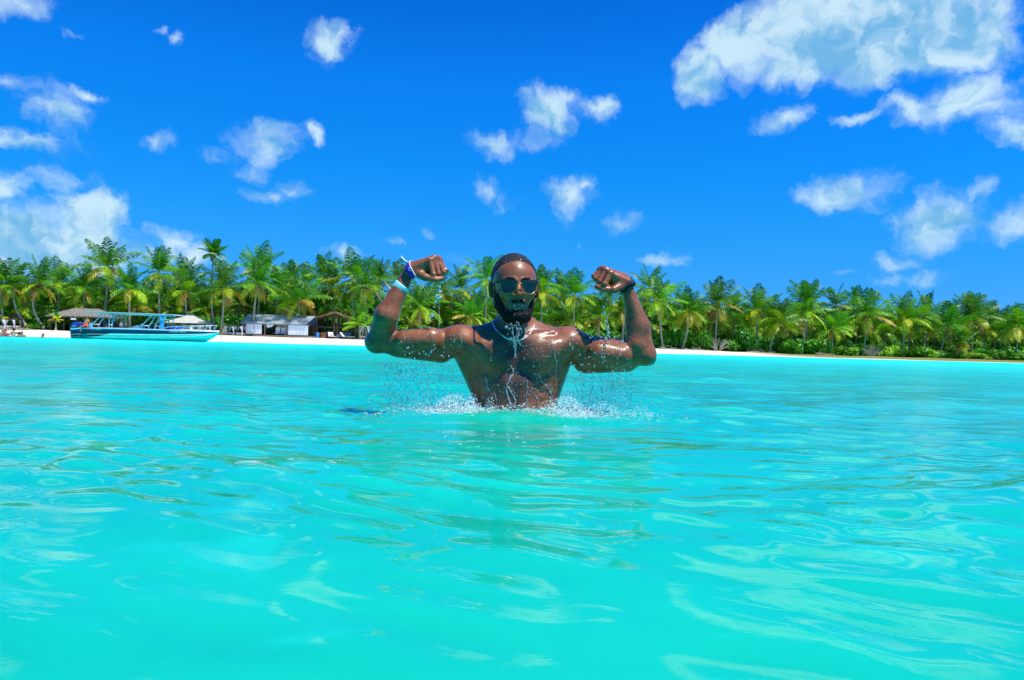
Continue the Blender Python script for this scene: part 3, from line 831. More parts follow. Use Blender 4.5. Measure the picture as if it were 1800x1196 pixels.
# purple fabric wristband with white and red edging, a knot tail and a white ring mark
bt = empty('fabric_bracelet', tuple(B(722, 477, -0.020)), 0, "purple fabric bracelet with white edging and loose tail at the man's bent wrist", 'bracelet')
loc_ = Vector(bt.location)
purple = pmat('purple_cloth', (0.075, 0.012, 0.36), 0.7, 0.3, var=0.2, vscale=80)
white_ = pmat('white_trim', (0.75, 0.72, 0.78), 0.6, 0.3, var=0)
redm = pmat('red_stripe', (0.45, 0.02, 0.10), 0.6, 0.3, var=0)
def shifted(mb): mb.v = [tuple(Vector(v) - loc_) for v in mb.v]; return mb
axb = Vector(B(738, 470, -0.020)) - Vector(B(716, 484, -0.010))
mb, *_ = ring(B(724, 476, -0.018), axb, .03, .022, .0016, wob=.001); shifted(mb).build('band', purple, bt)
for dd, mm, nm in ((-.0115, white_, 'edging'), (.0112, white_, 'edging'), (-.0070, redm, 'stripe')):
    mb, *_ = ring(Vector(B(724, 476, -0.018)) + axb.normalized() * dd, axb, .03, .0034, .0028); shifted(mb).build(nm, mm, bt)
mb = MB(); mb.tube([Vector(B(*p)) - loc_ for p in ((718, 462, -0.045), (712, 459, -0.043), (708, 455, -0.039), (705.5, 450.5, -0.035))], [.0028, .003, .003, .0018], 8); mb.build('tail', white_, bt)
mb = MB(); mb.tube([Vector(B(*p)) - loc_ for p in ((718, 464, -0.043), (713, 461.5, -0.043), (708.5, 458, -0.039), (706, 453, -0.035))], [.002, .002, .002, .0012], 8); mb.build('tail', redm, bt)
mb = MB(); cc = Vector(B(721, 473.5, -0.185)); hh_ = BV.ray_cast(cc, (cc - Vector((0, 0, CAMH))).normalized())
if hh_[0] is not None:
    c_ = hh_[0] + hh_[1] * .0035; a_ = hh_[1].orthogonal().normalized(); b_ = hh_[1].cross(a_)
    lp_ = [c_ + (a_ * math.cos(q) + b_ * math.sin(q)) * .0052 - loc_ for q in np.linspace(0, 2 * PI, 17)]
    mb.tube(lp_, .0012, 6, False); mb.build('ring_mark', white_, bt)
# watch
wt_ = empty('watch', tuple(B(1105, 500, -0.025)), 0, "chunky black rubber sports watch on the man's wrist beside his fist", 'watch')
loc_ = Vector(wt_.location)
axw = Vector(B(1103, 508, -0.010)) - Vector(B(1095, 488, -0.015)); axw = (Vector(B(1113, 514, -0.010)) - Vector(B(1093, 487, -0.017)))
rub = pmat('black_rubber', (0.010, 0.010, 0.012), 0.6, 0.2, var=0.1)
cw = Vector(B(1103.5, 500.5, -0.015))
mb, a_, b_, rads = ring(cw, axw, .03, .022, .004); shifted(mb).build('strap', rub, wt_)
out = (Vector(B(1114, 489, -0.020)) - cw); out -= axw.normalized() * out.dot(axw.normalized()); out.normalize()
hit = BV.ray_cast(cw + out * .1, -out); rw = (hit[0] - cw).length if hit[0] is not None else .028
Rw = Matrix((axw.normalized(), out.cross(axw.normalized()), out)).transposed()
mb = MB(); secs = []
for zz, s_ in ((.000, 1.0), (.003, 1.05), (.010, 1.0), (.0125, .86)):
    secs.append([cw + Rw @ Vector((.0185 * s_ * math.copysign(abs(math.cos(q)) ** .6, math.cos(q)), .0175 * s_ * math.copysign(abs(math.sin(q)) ** .6, math.sin(q)), rw + zz)) - loc_ for q in np.linspace(0, 2 * PI, 24, endpoint=False)])
mb.loft(secs); mb.build('case', rub, wt_)
mb = MB(); mb.loft([[cw + Rw @ Vector((.012 * math.cos(q), .012 * math.sin(q), rw + zz)) - loc_ for q in np.linspace(0, 2 * PI, 20, endpoint=False)] for zz in (.0124, .0134)])
mb.build('dial', pmat('dark_glass', (0.02, 0.03, 0.05), 0.05, 0.6, var=0), wt_)
for s in (-.006, -.0005, .005):
    mb, *_ = ring(cw + axw.normalized() * s, axw, .03, .0012, .0052); shifted(mb).build('strap_ridge', pmat('grey_ridge', (0.10, 0.10, 0.12), 0.5, 0.3, var=0) if 'grey_ridge' not in MAT else MAT['grey_ridge'], wt_)
# ------------------------------------------------------------------ foliage materials
def leafmat(name, stops, trans=0.35, rough=0.45, objvar=0.25):
    m = bpy.data.materials.new(name); m.use_nodes = True; t = NT(m.node_tree)
    b = t.n['Principled BSDF']; out = t.n['Material Output']
    a = t.node('ShaderNodeAttribute'); a.attribute_name = 'age'
    r = t.node('ShaderNodeValToRGB'); t.link(a.outputs['Fac'], r.inputs[0])
    while len(r.color_ramp.elements) < len(stops): r.color_ramp.elements.new(0.5)
    for e_, (p_, c_) in zip(r.color_ramp.elements, stops): e_.position = p_; e_.color = tuple(c_) + (1,)
    oi = t.node('ShaderNodeObjectInfo')
    h = t.node('ShaderNodeHueSaturation')
    t.link(t.ramp(oi.outputs['Random'], 0, 1, 0.485, 0.512), h.inputs['Hue'])
    t.link(t.ramp(t.math('FRACT', t.math('MULTIPLY', oi.outputs['Random'], 7.31)), 0, 1, 1 - objvar, 1 + objvar), h.inputs['Value'])
    t.link(r.outputs[0], h.inputs['Color'])
    t.link(h.outputs[0], b.inputs['Base Color'])
    b.inputs['Roughness'].default_value = rough; b.inputs['Specular IOR Level'].default_value = 0.4
    tr = t.node('ShaderNodeBsdfTranslucent'); t.link(h.outputs[0], tr.inputs[0])
    ms = t.node('ShaderNodeMixShader'); ms.inputs[0].default_value = trans
    t.link(b.outputs[0], ms.inputs[1]); t.link(tr.outputs[0], ms.inputs[2]); t.link(ms.outputs[0], out.inputs[0])
    MAT[name] = m
    return m
palm_leaf = leafmat('palm_leaf', [(0, (.016, .085, .005)), (.30, (.070, .29, .006)), (.54, (.25, .53, .008)), (.76, (.52, .63, .012)), (.92, (.64, .46, .03)), (1, (.36, .19, .05))], .34)
bush_leaf = leafmat('bush_leaf', [(0, (.035, .19, .008)), (.5, (.12, .45, .010)), (.85, (.30, .62, .015)), (1, (.36, .42, .05))], .32, .4)
trunkm = bpy.data.materials.new('palm_bark'); trunkm.use_nodes = True; t = NT(trunkm.node_tree); b = t.n['Principled BSDF']
pos = t.node('ShaderNodeTexCoord').outputs['Object']
wv = t.node('ShaderNodeTexWave', bands_direction='Z'); t.link(pos, wv.inputs[0]); wv.inputs['Scale'].default_value = 3.2; wv.inputs['Distortion'].default_value = 1.2
t.link(t.mix(t.math('MULTIPLY', wv.outputs[1], t.noise(pos, 2.5, 4)), (0.34, 0.28, 0.20, 1), (0.66, 0.57, 0.44, 1)), b.inputs['Base Color'])
b.inputs['Roughness'].default_value = 0.9; b.inputs['Specular IOR Level'].default_value = .2
bp = t.node('ShaderNodeBump'); bp.inputs['Distance'].default_value = .02; t.link(wv.outputs[1], bp.inputs['Height']); t.link(bp.outputs[0], b.inputs['Normal'])
cocom = pmat('coconut_husk', (.30, .19, .05), .6, .4, var=.4, vscale=6)
stemm = pmat('grey_twigs', (.30, .25, .19), .9, .2, var=.3, vscale=6)

def frond(rnd, az_, e0, L, droop, age, V, Fq, A, wind=0.25, nl=17):
    """one coconut frond: arching midrib, two rows of hanging leaflets"""
    n = 9; p = Vector((0, 0, 0)); pts = [p.copy()]; dirs = []
    h = Vector((math.sin(az_), math.cos(az_), 0)); e = e0
    for i in range(n):
        q = (i + .5) / n
        e = e0 - droop * (q ** 1.5)
        d = h * math.cos(e) + Vector((0, 0, 1)) * math.sin(e)
        d = (d + Vector((-wind * q * .55, 0, -.02))).normalized()
        p = p + d * (L / n); pts.append(p.copy()); dirs.append(d)
    dirs.append(dirs[-1])
    side0 = h.cross(Vector((0, 0, 1))); roll = rnd.uniform(-.5, .5)
    def at(q):
        x = q * n; i = min(int(x), n - 1); f = x - i
        return pts[i].lerp(pts[i + 1], f), dirs[i].lerp(dirs[i + 1], f).normalized()
    # midrib
    for i in range(n):
        w0 = .035 * (1 - i / n) + .008; w1 = .035 * (1 - (i + 1) / n) + .008
        b0 = len(V)
        V += [pts[i] - side0 * w0, pts[i] + side0 * w0, pts[i + 1] + side0 * w1, pts[i + 1] - side0 * w1]
        Fq.append((b0, b0 + 1, b0 + 2, b0 + 3)); A += [min(1, age + .25)] * 4
    for s in (-1, 1):
        for j in range(nl):
            q = .13 + .87 * (j + rnd.uniform(-.3, .3)) / nl; q = min(max(q, .1), .995)
            c, d = at(q)
            sd = d.cross(Vector((0, 0, 1)))
            if sd.length < .05: sd = side0.copy()
            sd.normalize(); up = sd.cross(d).normalized()
            if up.z < 0: up = -up
            sd = (sd * math.cos(roll) + up * math.sin(roll)) * s
            ll = L * .30 * (math.sin(PI * min(1, (q * .93 + .09))) ** .6) * rnd.uniform(.8, 1.1) + .05
            a = sd * .80 + d * (.45 + .5 * q) + up * .10 + Vector((0, 0, -.12)) + Vector((-wind * .5, 0, 0)) * rnd.uniform(.4, 1)
            a.normalize()
            b_ = (a + Vector((0, 0, -.55 - .35 * rnd.random()))).normalized()
            w = .050 + .018 * rnd.random()
            wd = d * w
            m1 = c + a * ll * .5; m2 = m1 + b_ * ll * .5
            b0 = len(V)
            V += [c - wd * .6, c + wd * .6, m1 + wd, m1 - wd, m2 + wd * .15, m2 - wd * .15]
            Fq += [(b0, b0 + 1, b0 + 2, b0 + 3), (b0 + 3, b0 + 2, b0 + 4, b0 + 5)]
            ja = min(1, max(0, age + rnd.uniform(-.09, .09))); A += [ja, ja, ja, ja, min(1, ja + .08), min(1, ja + .08)]

def crown_mesh(seed, L=2.7, nf=24, tight=0.0, old=.25, wind=.25, nl=17):
    rnd = random.Random(seed); V = []; Fq = []; A = []
    for i in range(nf):
        q = i / (nf - 1)                           # 0 young, 1 old
        az_ = i * 2.39996 + rnd.uniform(-.35, .35)
        e0 = math.radians(84 - (84 + 38 - tight * 75) * q ** 1.05 + rnd.uniform(-9, 9))
        droop = math.radians(16 + 52 * q + rnd.uniform(-8, 12)) * (1 - tight * .45)
        age = .08 + .50 * q + rnd.uniform(-.10, .12)
        if q > 1 - old: age += rnd.uniform(.05, .48)
        frond(rnd, az_, e0, L * rnd.uniform(.86, 1.1) * (.80 + .32 * math.sin(PI * min(1, q * .8 + .2))), droop, age, V, Fq, A, wind, nl)
    me = np_mesh('crown', [tuple(v) for v in V], Fq, smooth=False)
    at_ = me.attributes.new('age', 'FLOAT', 'POINT'); at_.data.foreach_set('value', np.array(A, np.float32))
    me.materials.append(palm_leaf)
    return me
CROWNS = [crown_mesh(100 + i, 2.75, 19 + i % 3, 0.0, .22 + .05 * (i % 4), .22 + .06 * (i % 3)) for i in range(9)]
SMALLC = [crown_mesh(200 + i, 1.75, 18, .35, .1, .3) for i in range(2)]           # tight upright crowns
BACKC = [crown_mesh(300 + i, 2.75, 15, 0.0, .15, .25, 13) for i in range(4)]       # for the rows behind
def coco_mesh(seed, n=9):
    rnd = random.Random(seed); mb = MB()
    for i in range(n):
        a = rnd.uniform(0, 2 * PI); mb.ball((math.cos(a) * .22, math.sin(a) * .22, -.12 - rnd.random() * .3), (.12, .12, .15), 7, 5)
    me = bpy.data.meshes.new('coconuts'); me.from_pydata(mb.v, [], mb.f); me.materials.append(cocom); return me
COCO = [coco_mesh(i) for i in range(3)]

def trunk(parent, base, top, bow=0.0, r0=.15, r1=.085, seed=0):
    rnd = random.Random(seed); mb = MB(); pts = []; rs = []
    d = top - base; n = 12
    for i in range(n + 1):
        q = i / n
        x = d.x * (q ** .8) if bow == 0 else d.x * q + bow * math.sin(PI * q) 
        pts.append(Vector((x, d.y * q, d.z * q - (.1 if i == 0 else 0)))); rs.append((r0 + .10 * math.exp(-q * 14)) * (1 - q) + r1 * q + .012 * (i % 2))
    mb.tube(pts, rs, 9)
    return mb.build('trunk', trunkm, parent)

def palm(top, base, label, crown, scale=1.0, rot=0.0, bow=0.0, group=None, r0=.13, coco=None, name='coconut_palm', thin=1.0):
    root = empty(name, tuple(base), 0, label, 'palm tree', group)
    trunk(root, base, top, bow, r0 * thin, .075 * thin, int(abs(base.x) * 91))
    c = mesh_obj('crown', crown, root); c.location = top - base; c.rotation_euler = (random.uniform(-.08, .08), random.uniform(-.08, .08), rot); c.scale = (scale,) * 3
    if coco is not None:
        k = mesh_obj('coconuts', COCO[coco % 3], root); k.location = top - base + Vector((0, 0, .02)); k.scale = (scale,) * 3
    return root

# named palms of the front, read left to right: centre of crown (u, v), foot u, metres inland, size, label
rp = random.Random(5)
NP = [ # u, v, ubase, off, scale, crown, bow, label
 (2, 498, 6, 11, 1.0, 0, 0, "palm cut by the left edge of the photo above the first curtained daybed"),
 (23, 506, 51, 11, 1.05, 1, -.5, "left one of two bowed palms whose pale trunks lean left over the green shrub"),
 (69, 499, 79, 11, 1.05, 2, -.9, "right one of two bowed palms leaning left, its foot beside the green shrub"),
 (103, 497, 104, 17, .95, 3, 0, "short dark palm between the two bowed palms and the thatched hut"),
 (147, 507, 150, 15, 1.05, 4, 0, "dark green drooping palm directly above the ridge of the thatched hut"),
 (187, 470, 177, 15, 1.22, 5, .25, "tall full-headed palm with brown coconut heart rising over the stern of the boat"),
 (227, 508, 228, 12, 1.0, 6, 0, "palm with orange coconuts and straight pale trunk behind the open middle of the boat"),
 (279, 480, 281, 14, 1.08, 7, 0, "tall palm with feathery crown above the front of the boat's canopy"),
 (322, 490, 322, 19, 1.0, 8, 0, "upper palm of the pair behind the grey peaked canopy"),
 (326, 513, 325, 12.5, 1.0, 0, .1, "lower yellow-green palm of the pair behind the grey peaked canopy"),
 (394, 506, 387, 10.5, 1.12, 2, .1, "leafy palm with one hanging yellow frond beside the boat's bow"),
 (456, 475, 448, 16, 1.15, 3, .2, "high palm standing out of the grove over the left end of the grey-roofed cabana"),
 (453, 499, 444, 10.2, 1.1, 1, -.1, "broad palm whose trunk crosses the left end of the grey roof"),
 (489, 506, 484, 15, 1.0, 4, 0, "palm with thin trunk rising behind the middle of the grey roof"),
 (512, 492, 512, 22, .9, 5, 0, "small-headed palm behind and between two palms of the grey-roofed cabana"),
 (527, 527, 524, 10.2, 1.08, 6, 0, "low golden-green palm in front of the right half of the grey roof"),
 (541, 497, 541, 26, .85, 7, 0, "left one of two far palms showing dark heads above the cabana grove"),
 (571, 485, 570, 22, 1.0, 8, 0, "right one of two far palms above the cabana grove, star-shaped crown"),
 (586, 505, 588, 18, 1.05, 2, 0, "palm hanging its fronds over the ridge of the open wooden shelter"),
 (619, 490, 621, 13, 1.15, 3, 0, "big palm with long hanging fronds right of the open wooden shelter"),
 (643, 505, 642, 11, 1.08, 4, 0, "palm with straight trunk just left of the man's bent elbow"),
 (668, 492, 668, 20, 1.0, 5, 0, "palm directly behind the forearm that wears the aqua wristband"),
 (700, 495, 700, 24, .95, 6, 0, "dark palm behind the man's wrist with the purple bracelet"),
 (738, 540, 738, 10.5, 1.15, 0, 0, "bright low palm spreading below the man's fist with the purple bracelet"),
 (772, 512, 772, 17, 1.0, 1, 0, "palm immediately right of the dripping fist with the purple bracelet"),
 (812, 508, 812, 21, 1.0, 2, 0, "palm between the dripping fist and the man's head"),
 (829, 556, 829, 11, .9, 3, 0, "young low palm just above the man's shoulder with lit yellow fronds"),
 (856, 492, 852, 15, 1.12, 4, 0, "palm touching the ear side of the man's head"),
 (953, 515, 950, 14, 1.1, 5, 0, "palm beside the man's cheek, right of his sunglasses"),
 (952, 505, 952, 22, .95, 6, 0, "upper palm peeping out over the man's temple"),
 (1010, 520, 1008, 13, 1.15, 7, 0, "wide golden-tipped palm between the man's head and his watch hand"),
 (985, 512, 985, 22, 1.0, 8, 0, "dark palm filling the gap between the man's face and the wide golden-tipped palm"),
 (1053, 556, 1053, 12, .95, 0, 0, "low palm under the fist of the watch arm behind falling drops"),
 (1068, 526, 1068, 20, 1.0, 1, 0, "dark palm right behind the fist of the watch arm"),
 (1097, 545, 1093, 12, 1.0, 2, 0, "palm inside the crook of the arm that wears the watch"),
 (1141, 508, 1143, 20, 1.1, 3, 0, "high palm rising just right of the black watch"),
 (1158, 530, 1166, 10.5, 1.18, 4, 0, "large drooping palm with orange skirt right of the man's watch forearm"),
 (1209, 547, 1199, 10.2, 1.1, 5, .3, "palm with curved pale trunk standing at the sand, first clear of the man's elbow"),
 (1261, 534, 1257, 12, 1.15, 6, 0, "blue-green palm with spread fingers of fronds and a bare root fan at its foot"),
 (1331, 546, 1331, 13, 1.15, 7, 0, "shadowed palm with dark heart left of the low leaning palm"),
 (1368, 565, 1353, 10.0, 1.12, 8, -.15, "low umbrella-shaped palm leaning out over the white sand"),
 (1290, 552, 1290, 16, .95, 0, 0, "palm of lighter green tucked behind the root-fan palm"),
 (1418, 532, 1419, 20, 1.15, 1, 0, "tallest palm of the right half, above the low umbrella-shaped one"),
 (1420, 548, 1408, 11.5, 1.2, 2, 0, "heavy palm with brown-gold skirt right of the low umbrella-shaped one"),
 (1470, 539, 1470, 22, 1.05, 3, 0, "palm with fan of spiky fronds on the skyline right of the heavy gold-skirted one"),
 (1464, 578, 1462, 10.5, .98, 4, 0, "low yellow palm hanging over dead grey branches"),
 (1507, 541, 1508, 21, 1.1, 5, 0, "dark palm on the skyline behind the pale-fronded palm"),
 (1524, 556, 1518, 11.5, 1.2, 6, 0, "palm with very pale shining fronds splayed like an open hand"),
 (1589, 560, 1588, 12, 1.2, 7, 0, "wide palm with hanging inner fronds and two thin trunks below it"),
 (1629, 553, 1622, 17, 1.15, 8, 0, "tall palm standing above the wide one with two thin trunks"),
 (1664, 572, 1650, 11.5, 1.15, 0, .1, "shaded palm with dark trunk leaning right, right of the two thin trunks"),
 (1707, 551, 1707, 24, 1.05, 1, 0, "highest palm near the right edge, round head over the grove"),
 (1711, 560, 1708, 14, 1.2, 2, 0, "broad palm directly beneath the round-headed highest one"),
 (1687, 606, 1690, 10.5, .8, 3, 0, "dwarf palm touching the grass with yellow-tipped fronds"),
 (1749, 569, 1749, 19, 1.1, 4, 0, "palm on the skyline between the round-headed palm and the right edge"),
 (1790, 575, 1786, 11.5, 1.2, 5, 0, "darkest palm, cut by the right edge of the photo"),
]
def palm_at(u, v, ub, off, **kw):
    Y = depth_at(u, off)
    top = W(u, v, Y); xb = W(ub, 600, Y).x
    base = Vector((xb, Y, ground(xb, Y)))
    if top.z < base.z + 1.0: top.z = base.z + 1.0
    return top, base
for i, (u, v, ub, off, sc_, ci, bow, lab) in enumerate(NP):
    top, base = palm_at(u, v, ub, off)
    palm(top, base, lab, CROWNS[ci], sc_ * (top.y / 76.0) ** .5, rp.uniform(0, 6.28), bow, coco=(i if i % 3 != 1 else None))
# the lone slender palm, and young ones
top, base = palm_at(376, 447, 378, 12)
palm(top, base, "lone slender palm, tallest of all, with a small ragged head high above the boat's bow", SMALLC[0], 1.0, 1.0, -.35, coco=0, thin=.8)
top, base = palm_at(632, 572, 631, 9.0)
palm(top, base, "young palm with upright fresh green fronds on the sand beside the wooden shelter", crown_mesh(55, 2.3, 11, .55, .0, .1), 1.0, .4, 0, thin=.8)
top, base = palm_at(10, 558, 9, 11.5)
palm(top, base, "small yellowing palm behind the first curtained daybed at the left edge", crown_mesh(56, 2.0, 13, .3, .9, .1), 1.0, .4, 0, thin=.7)
top, base = palm_at(98, 580, 97, 8.6)
palm(top, base, "tiny yellow palm at the corner post of the thatched hut", crown_mesh(57, .95, 9, .5, .9, .1), .8, .4, 0, thin=.5)
# rows behind: the grove reads as crowns nothing tells apart
nb = 0
for row, (off, vt0, vt1, step, lab) in enumerate([(19, 532, 590, 27, "coconut palm crowded in the second row of the grove, nothing but green fronds showing"),
                                        (27, 524, 584, 25, "coconut palm crowded in the middle of the grove behind the front palms"),
                                        (37, 516, 578, 26, "coconut palm at the back of the grove, only frond tips against the sky")]):
    u = -170 + 9 * row
    while u < 1930:
        q = min(max(u / 1800.0, 0), 1)
        v = vt0 + (vt1 - vt0) * q ** 1.1 + rp.uniform(-9, 9)
        if u < 130: v += 8 
        uu = u + rp.uniform(-6, 6)
        top, base = palm_at(uu, v, uu + rp.uniform(-6, 6), off + rp.uniform(-2, 2))
        palm(top, base, lab, BACKC[nb % 4] if row else CROWNS[nb % 9], (top.y / 76.0) ** .6 * rp.uniform(.78, 1.0), rp.uniform(0, 6.28), 0,
             group=('second row of coconut palms', 'middle rows of coconut palms', 'far rows of coconut palms')[row])
        nb += 1; u += step * rp.uniform(.8, 1.2)

# ------------------------------------------------------------------ shrubs
def bush_mesh(seed, n=1500, age0=.3, leaf=.11, flat=.8):
    rnd = random.Random(seed); V = []; Fq = []; A = []
    lobes = [(Vector((rnd.uniform(-.6, .6), rnd.uniform(-.5, .5), rnd.uniform(.2, .75))), rnd.uniform(.28, .5)) for _ in range(9)]
    for i in range(n):
        c, r = rnd.choice(lobes)
        d = Vector((rnd.gauss(0, 1), rnd.gauss(0, 1), rnd.gauss(0, 1))).normalized()
        p = c + d * r * (rnd.uniform(.55, 1.05)); p.z = max(.02, p.z * flat + .05)
        nrm = (d + Vector((rnd.uniform(-.7, .7), rnd.uniform(-.7, .7), rnd.uniform(-.2, 1.0)))).normalized()
        a = nrm.orthogonal().normalized(); th = rnd.uniform(0, 6.28)
        a = a * math.cos(th) + nrm.cross(a) * math.sin(th); b_ = nrm.cross(a)
        s = leaf * rnd.uniform(.6, 1.2); b0 = len(V)
        V += [p - a * s, p + b_ * s * .6, p + a * s, p - b_ * s * .6]; Fq.append((b0, b0 + 1, b0 + 2, b0 + 3))
        A += [min(1, max(0, age0 + rnd.uniform(-.22, .3)))] * 4
    me = np_mesh('foliage', [tuple(v) for v in V], Fq, smooth=False)
    at_ = me.attributes.new('age', 'FLOAT', 'POINT'); at_.data.foreach_set('value', np.array(A, np.float32)); me.materials.append(bush_leaf)
    mb = MB()
    for c, r in lobes:
        mb.tube([(c.x * .1, c.y * .1, -.05), (c.x * .5, c.y * .5, c.z * .4), tuple(c)], [.03, .02, .008], 5)
    ms = bpy.data.meshes.new('stems'); ms.from_pydata(mb.v, [], mb.f); ms.materials.append(stemm)
    return me, ms
BUSH = [bush_mesh(i, 1300, .25 + .1 * (i % 3), .085 + .02 * (i % 2)) for i in range(6)]
LIME = [bush_mesh(20 + i, 900, .72, .10) for i in range(2)]
BIG = [bush_mesh(40 + i, 2600, .15 + .1 * i, .075) for i in range(3)]
def bush(u, off, w, h, mesh, label, group=None, name='shrub'):
    Y = depth_at(u, off); x = W(u, 600, Y).x
    z = ground(x, Y)
    r = empty(name, (x, Y, z - .05), rp.uniform(0, 6.28), label, 'shrub', group)
    for nm, me in zip(('foliage', 'stems'), mesh):
        c = mesh_obj(nm, me, r); c.scale = (w / 1.7, w / 1.7, h / 1.0)
    return r
def pxm(px, off, u): return px * depth_at(u, off) / F
NB = [(62, 10.5, 30, 16, 1, 0, "low shrub between the feet of the two bowed palms"),
 (100, 12.5, 52, 40, 0, 1, "bright green leafy shrub left of the thatched hut"),
 (128, 13.5, 48, 40, 2, 2, "taller shrub reaching under the eave of the thatched hut"),
 (150, 14.5, 40, 26, 1, 0, "shrub seen through the posts of the thatched hut"),
 (40, 13.5, 50, 30, 2, 0, "dark shrub behind the two bowed trunks"),
 (415, 14.5, 50, 42, 0, 1, "green shrub between the bow of the boat and the grey-roofed cabana"),
 (385, 15, 40, 40, 2, 2, "dark shrub behind the boat's bow rail"),
 (1165, 11.5, 40, 36, 0, 0, "shrub right beside the man's watch-arm elbow"),
 (1188, 12.5, 38, 44, 2, 1, "dark shrub between the elbow and the palm with the curved pale trunk"),
 (1230, 11.5, 50, 40, 1, 1, "glossy shrub right of the curved pale trunk"),
 (1285, 11.5, 44, 24, 3, 0, "low grassy shrub right of the bare root fan"),
 (1312, 12, 52, 48, 2, 2, "big dark round shrub with shining leaves behind the sand point"),
 (1340, 11.3, 40, 24, 0, 0, "shrub directly left of the low umbrella-shaped palm"),
 (1395, 11.5, 40, 26, 1, 0, "shaded shrub right of the low umbrella-shaped palm's foot"),
 (1440, 11.3, 36, 22, 4, 0, "low leafy shrub before the heavy gold-skirted palm"),
 (1455, 10.8, 24, 18, 0, 3, "fresh lime shrub left of the dead grey branches"),
 (1490, 11.0, 36, 18, 5, 0, "weedy shrub between the lime one and the dead grey branches"),
 (1560, 10.4, 34, 22, 1, 3, "bright lime bush at the top of the seaweed bank, biggest of its colour"),
 (1572, 11.8, 40, 26, 0, 0, "mid green shrub at the shoulder of the biggest lime bush"),
 (1610, 11.5, 44, 22, 1, 0, "shrub around the foot of the two thin trunks"),
 (1643, 10.3, 28, 16, 0, 3, "small lime bush right of the two thin trunks"),
 (1680, 10.8, 34, 14, 2, 0, "low ground shrub under the dwarf palm"),
 (1720, 10.6, 46, 13, 3, 3, "long low yellow-green shrub right of the dwarf palm"),
 (1752, 11.3, 30, 22, 4, 0, "upright shrub at the end of the low yellow-green one"),
 (1790, 11.0, 40, 14, 5, 0, "low shrub at the right edge of the photo"),
]
for (u, off, w, h, mi, kind, lab) in NB:
    ml = (BUSH[mi % 6], BIG[mi % 3], BIG[(mi + 1) % 3], LIME[mi % 2])[kind]
    bush(u, off, pxm(w, off, u), pxm(h, off, u), ml, lab)
u = -60; k = 0
for off, hpx, lab, grp in ((17, 35, "undergrowth shrub filling the shade between the trunks of the front palms", 'undergrowth between the front trunks'),
                      (24, 56, "undergrowth shrub deep inside the grove behind the second row", 'undergrowth deep in the grove'),
                      (33, 84, "undergrowth shrub at the very back of the grove closing the view", 'undergrowth at the back of the grove')):
    u = -60
    while u < 1870:
        if 420 < u < 640 and off == 17: off2 = 20
        else: off2 = off
        bush(u, off2 + rp.uniform(-1, 1), pxm(60, off, u), pxm(hpx * rp.uniform(.8, 1.2) * (1 - .2 * u / 1800), off, u), BIG[k % 3], lab, grp); k += 1
        u += 33 * rp.uniform(.85, 1.15)
# dead grey branches and root fan
def twigs(u, off, w, h, n, label, seed):
    Y = depth_at(u, off); x = W(u, 600, Y).x; rnd = random.Random(seed)
    mb = MB()
    for i in range(n):
        a = rnd.uniform(-1, 1); p = Vector((a * w * .2, rnd.uniform(-.3, .3), 0)); pts = [p.copy()]; d = Vector((a * .9 + rnd.uniform(-.4, .4), rnd.uniform(-.3, .3), 1)).normalized()
        for s in range(4):
            p = p + d * h * .28; d = (d + Vector((rnd.uniform(-.5, .5), rnd.uniform(-.4, .4), rnd.uniform(-.35, .2)))).normalized(); pts.append(p.copy())
        mb.tube(pts, [.035, .026, .02, .012, .005], 5)
    o = mb.build('dead_branches', pmat('dry_wood_%d' % seed, (.52, .47, .40), .9, .2, var=.2), None); o.location = (x, Y, ground(x, Y) - .03)
    tag(o, label, 'dead branches')
twigs(1262, 10.2, 1.2, 1.7, 26, "pale bare twigs fanned out round the foot of the blue-green palm", 1)
twigs(1532, 10.3, 2.2, 1.5, 40, "tangle of dead grey branches on the seaweed bank left of the biggest lime bush", 2)
def driftwood(u, off, L, r, ang, label, seed):
    Y = depth_at(u, off); x = W(u, 600, Y).x; rnd = random.Random(seed); mb = MB()
    pts = [Vector((math.cos(ang) * L * (q - .5), math.sin(ang) * L * (q - .5), .03 + .12 * math.sin(q * 5 + seed) ** 2)) for q in np.linspace(0, 1, 8)]
    mb.tube(pts, [r * (1.2 - .9 * q) for q in np.linspace(0, 1, 8)], 7)
    for i in range(3):
        q = pts[2 + i]; mb.tube([q, q + Vector((rnd.uniform(-.3, .3), 0, .25)), q + Vector((rnd.uniform(-.5, .5), -.1, .4))], [r * .5, r * .35, r * .1], 5)
    o = mb.build('driftwood', stemm, None); o.location = (x, Y, ground(x, Y)); tag(o, label, 'driftwood')
driftwood(1178, 8.9, 2.6, .10, .1, "bleached driftwood log by the sand beside the man's watch-arm elbow", 1)
driftwood(1225, 8.6, 3.2, .12, .15, "bleached driftwood log just right of the curved pale trunk", 2)
driftwood(1338, 8.3, 3.6, .11, -.1, "long bleached log left of the low umbrella-shaped palm", 3)
driftwood(1452, 8.0, 3.0, .13, .2, "bleached log heap on the sand under the fresh lime shrub", 4)
driftwood(34, 8.5, 3.4, .10, .5, "grey fallen trunk lying on the sand left of the two bowed palms", 5)
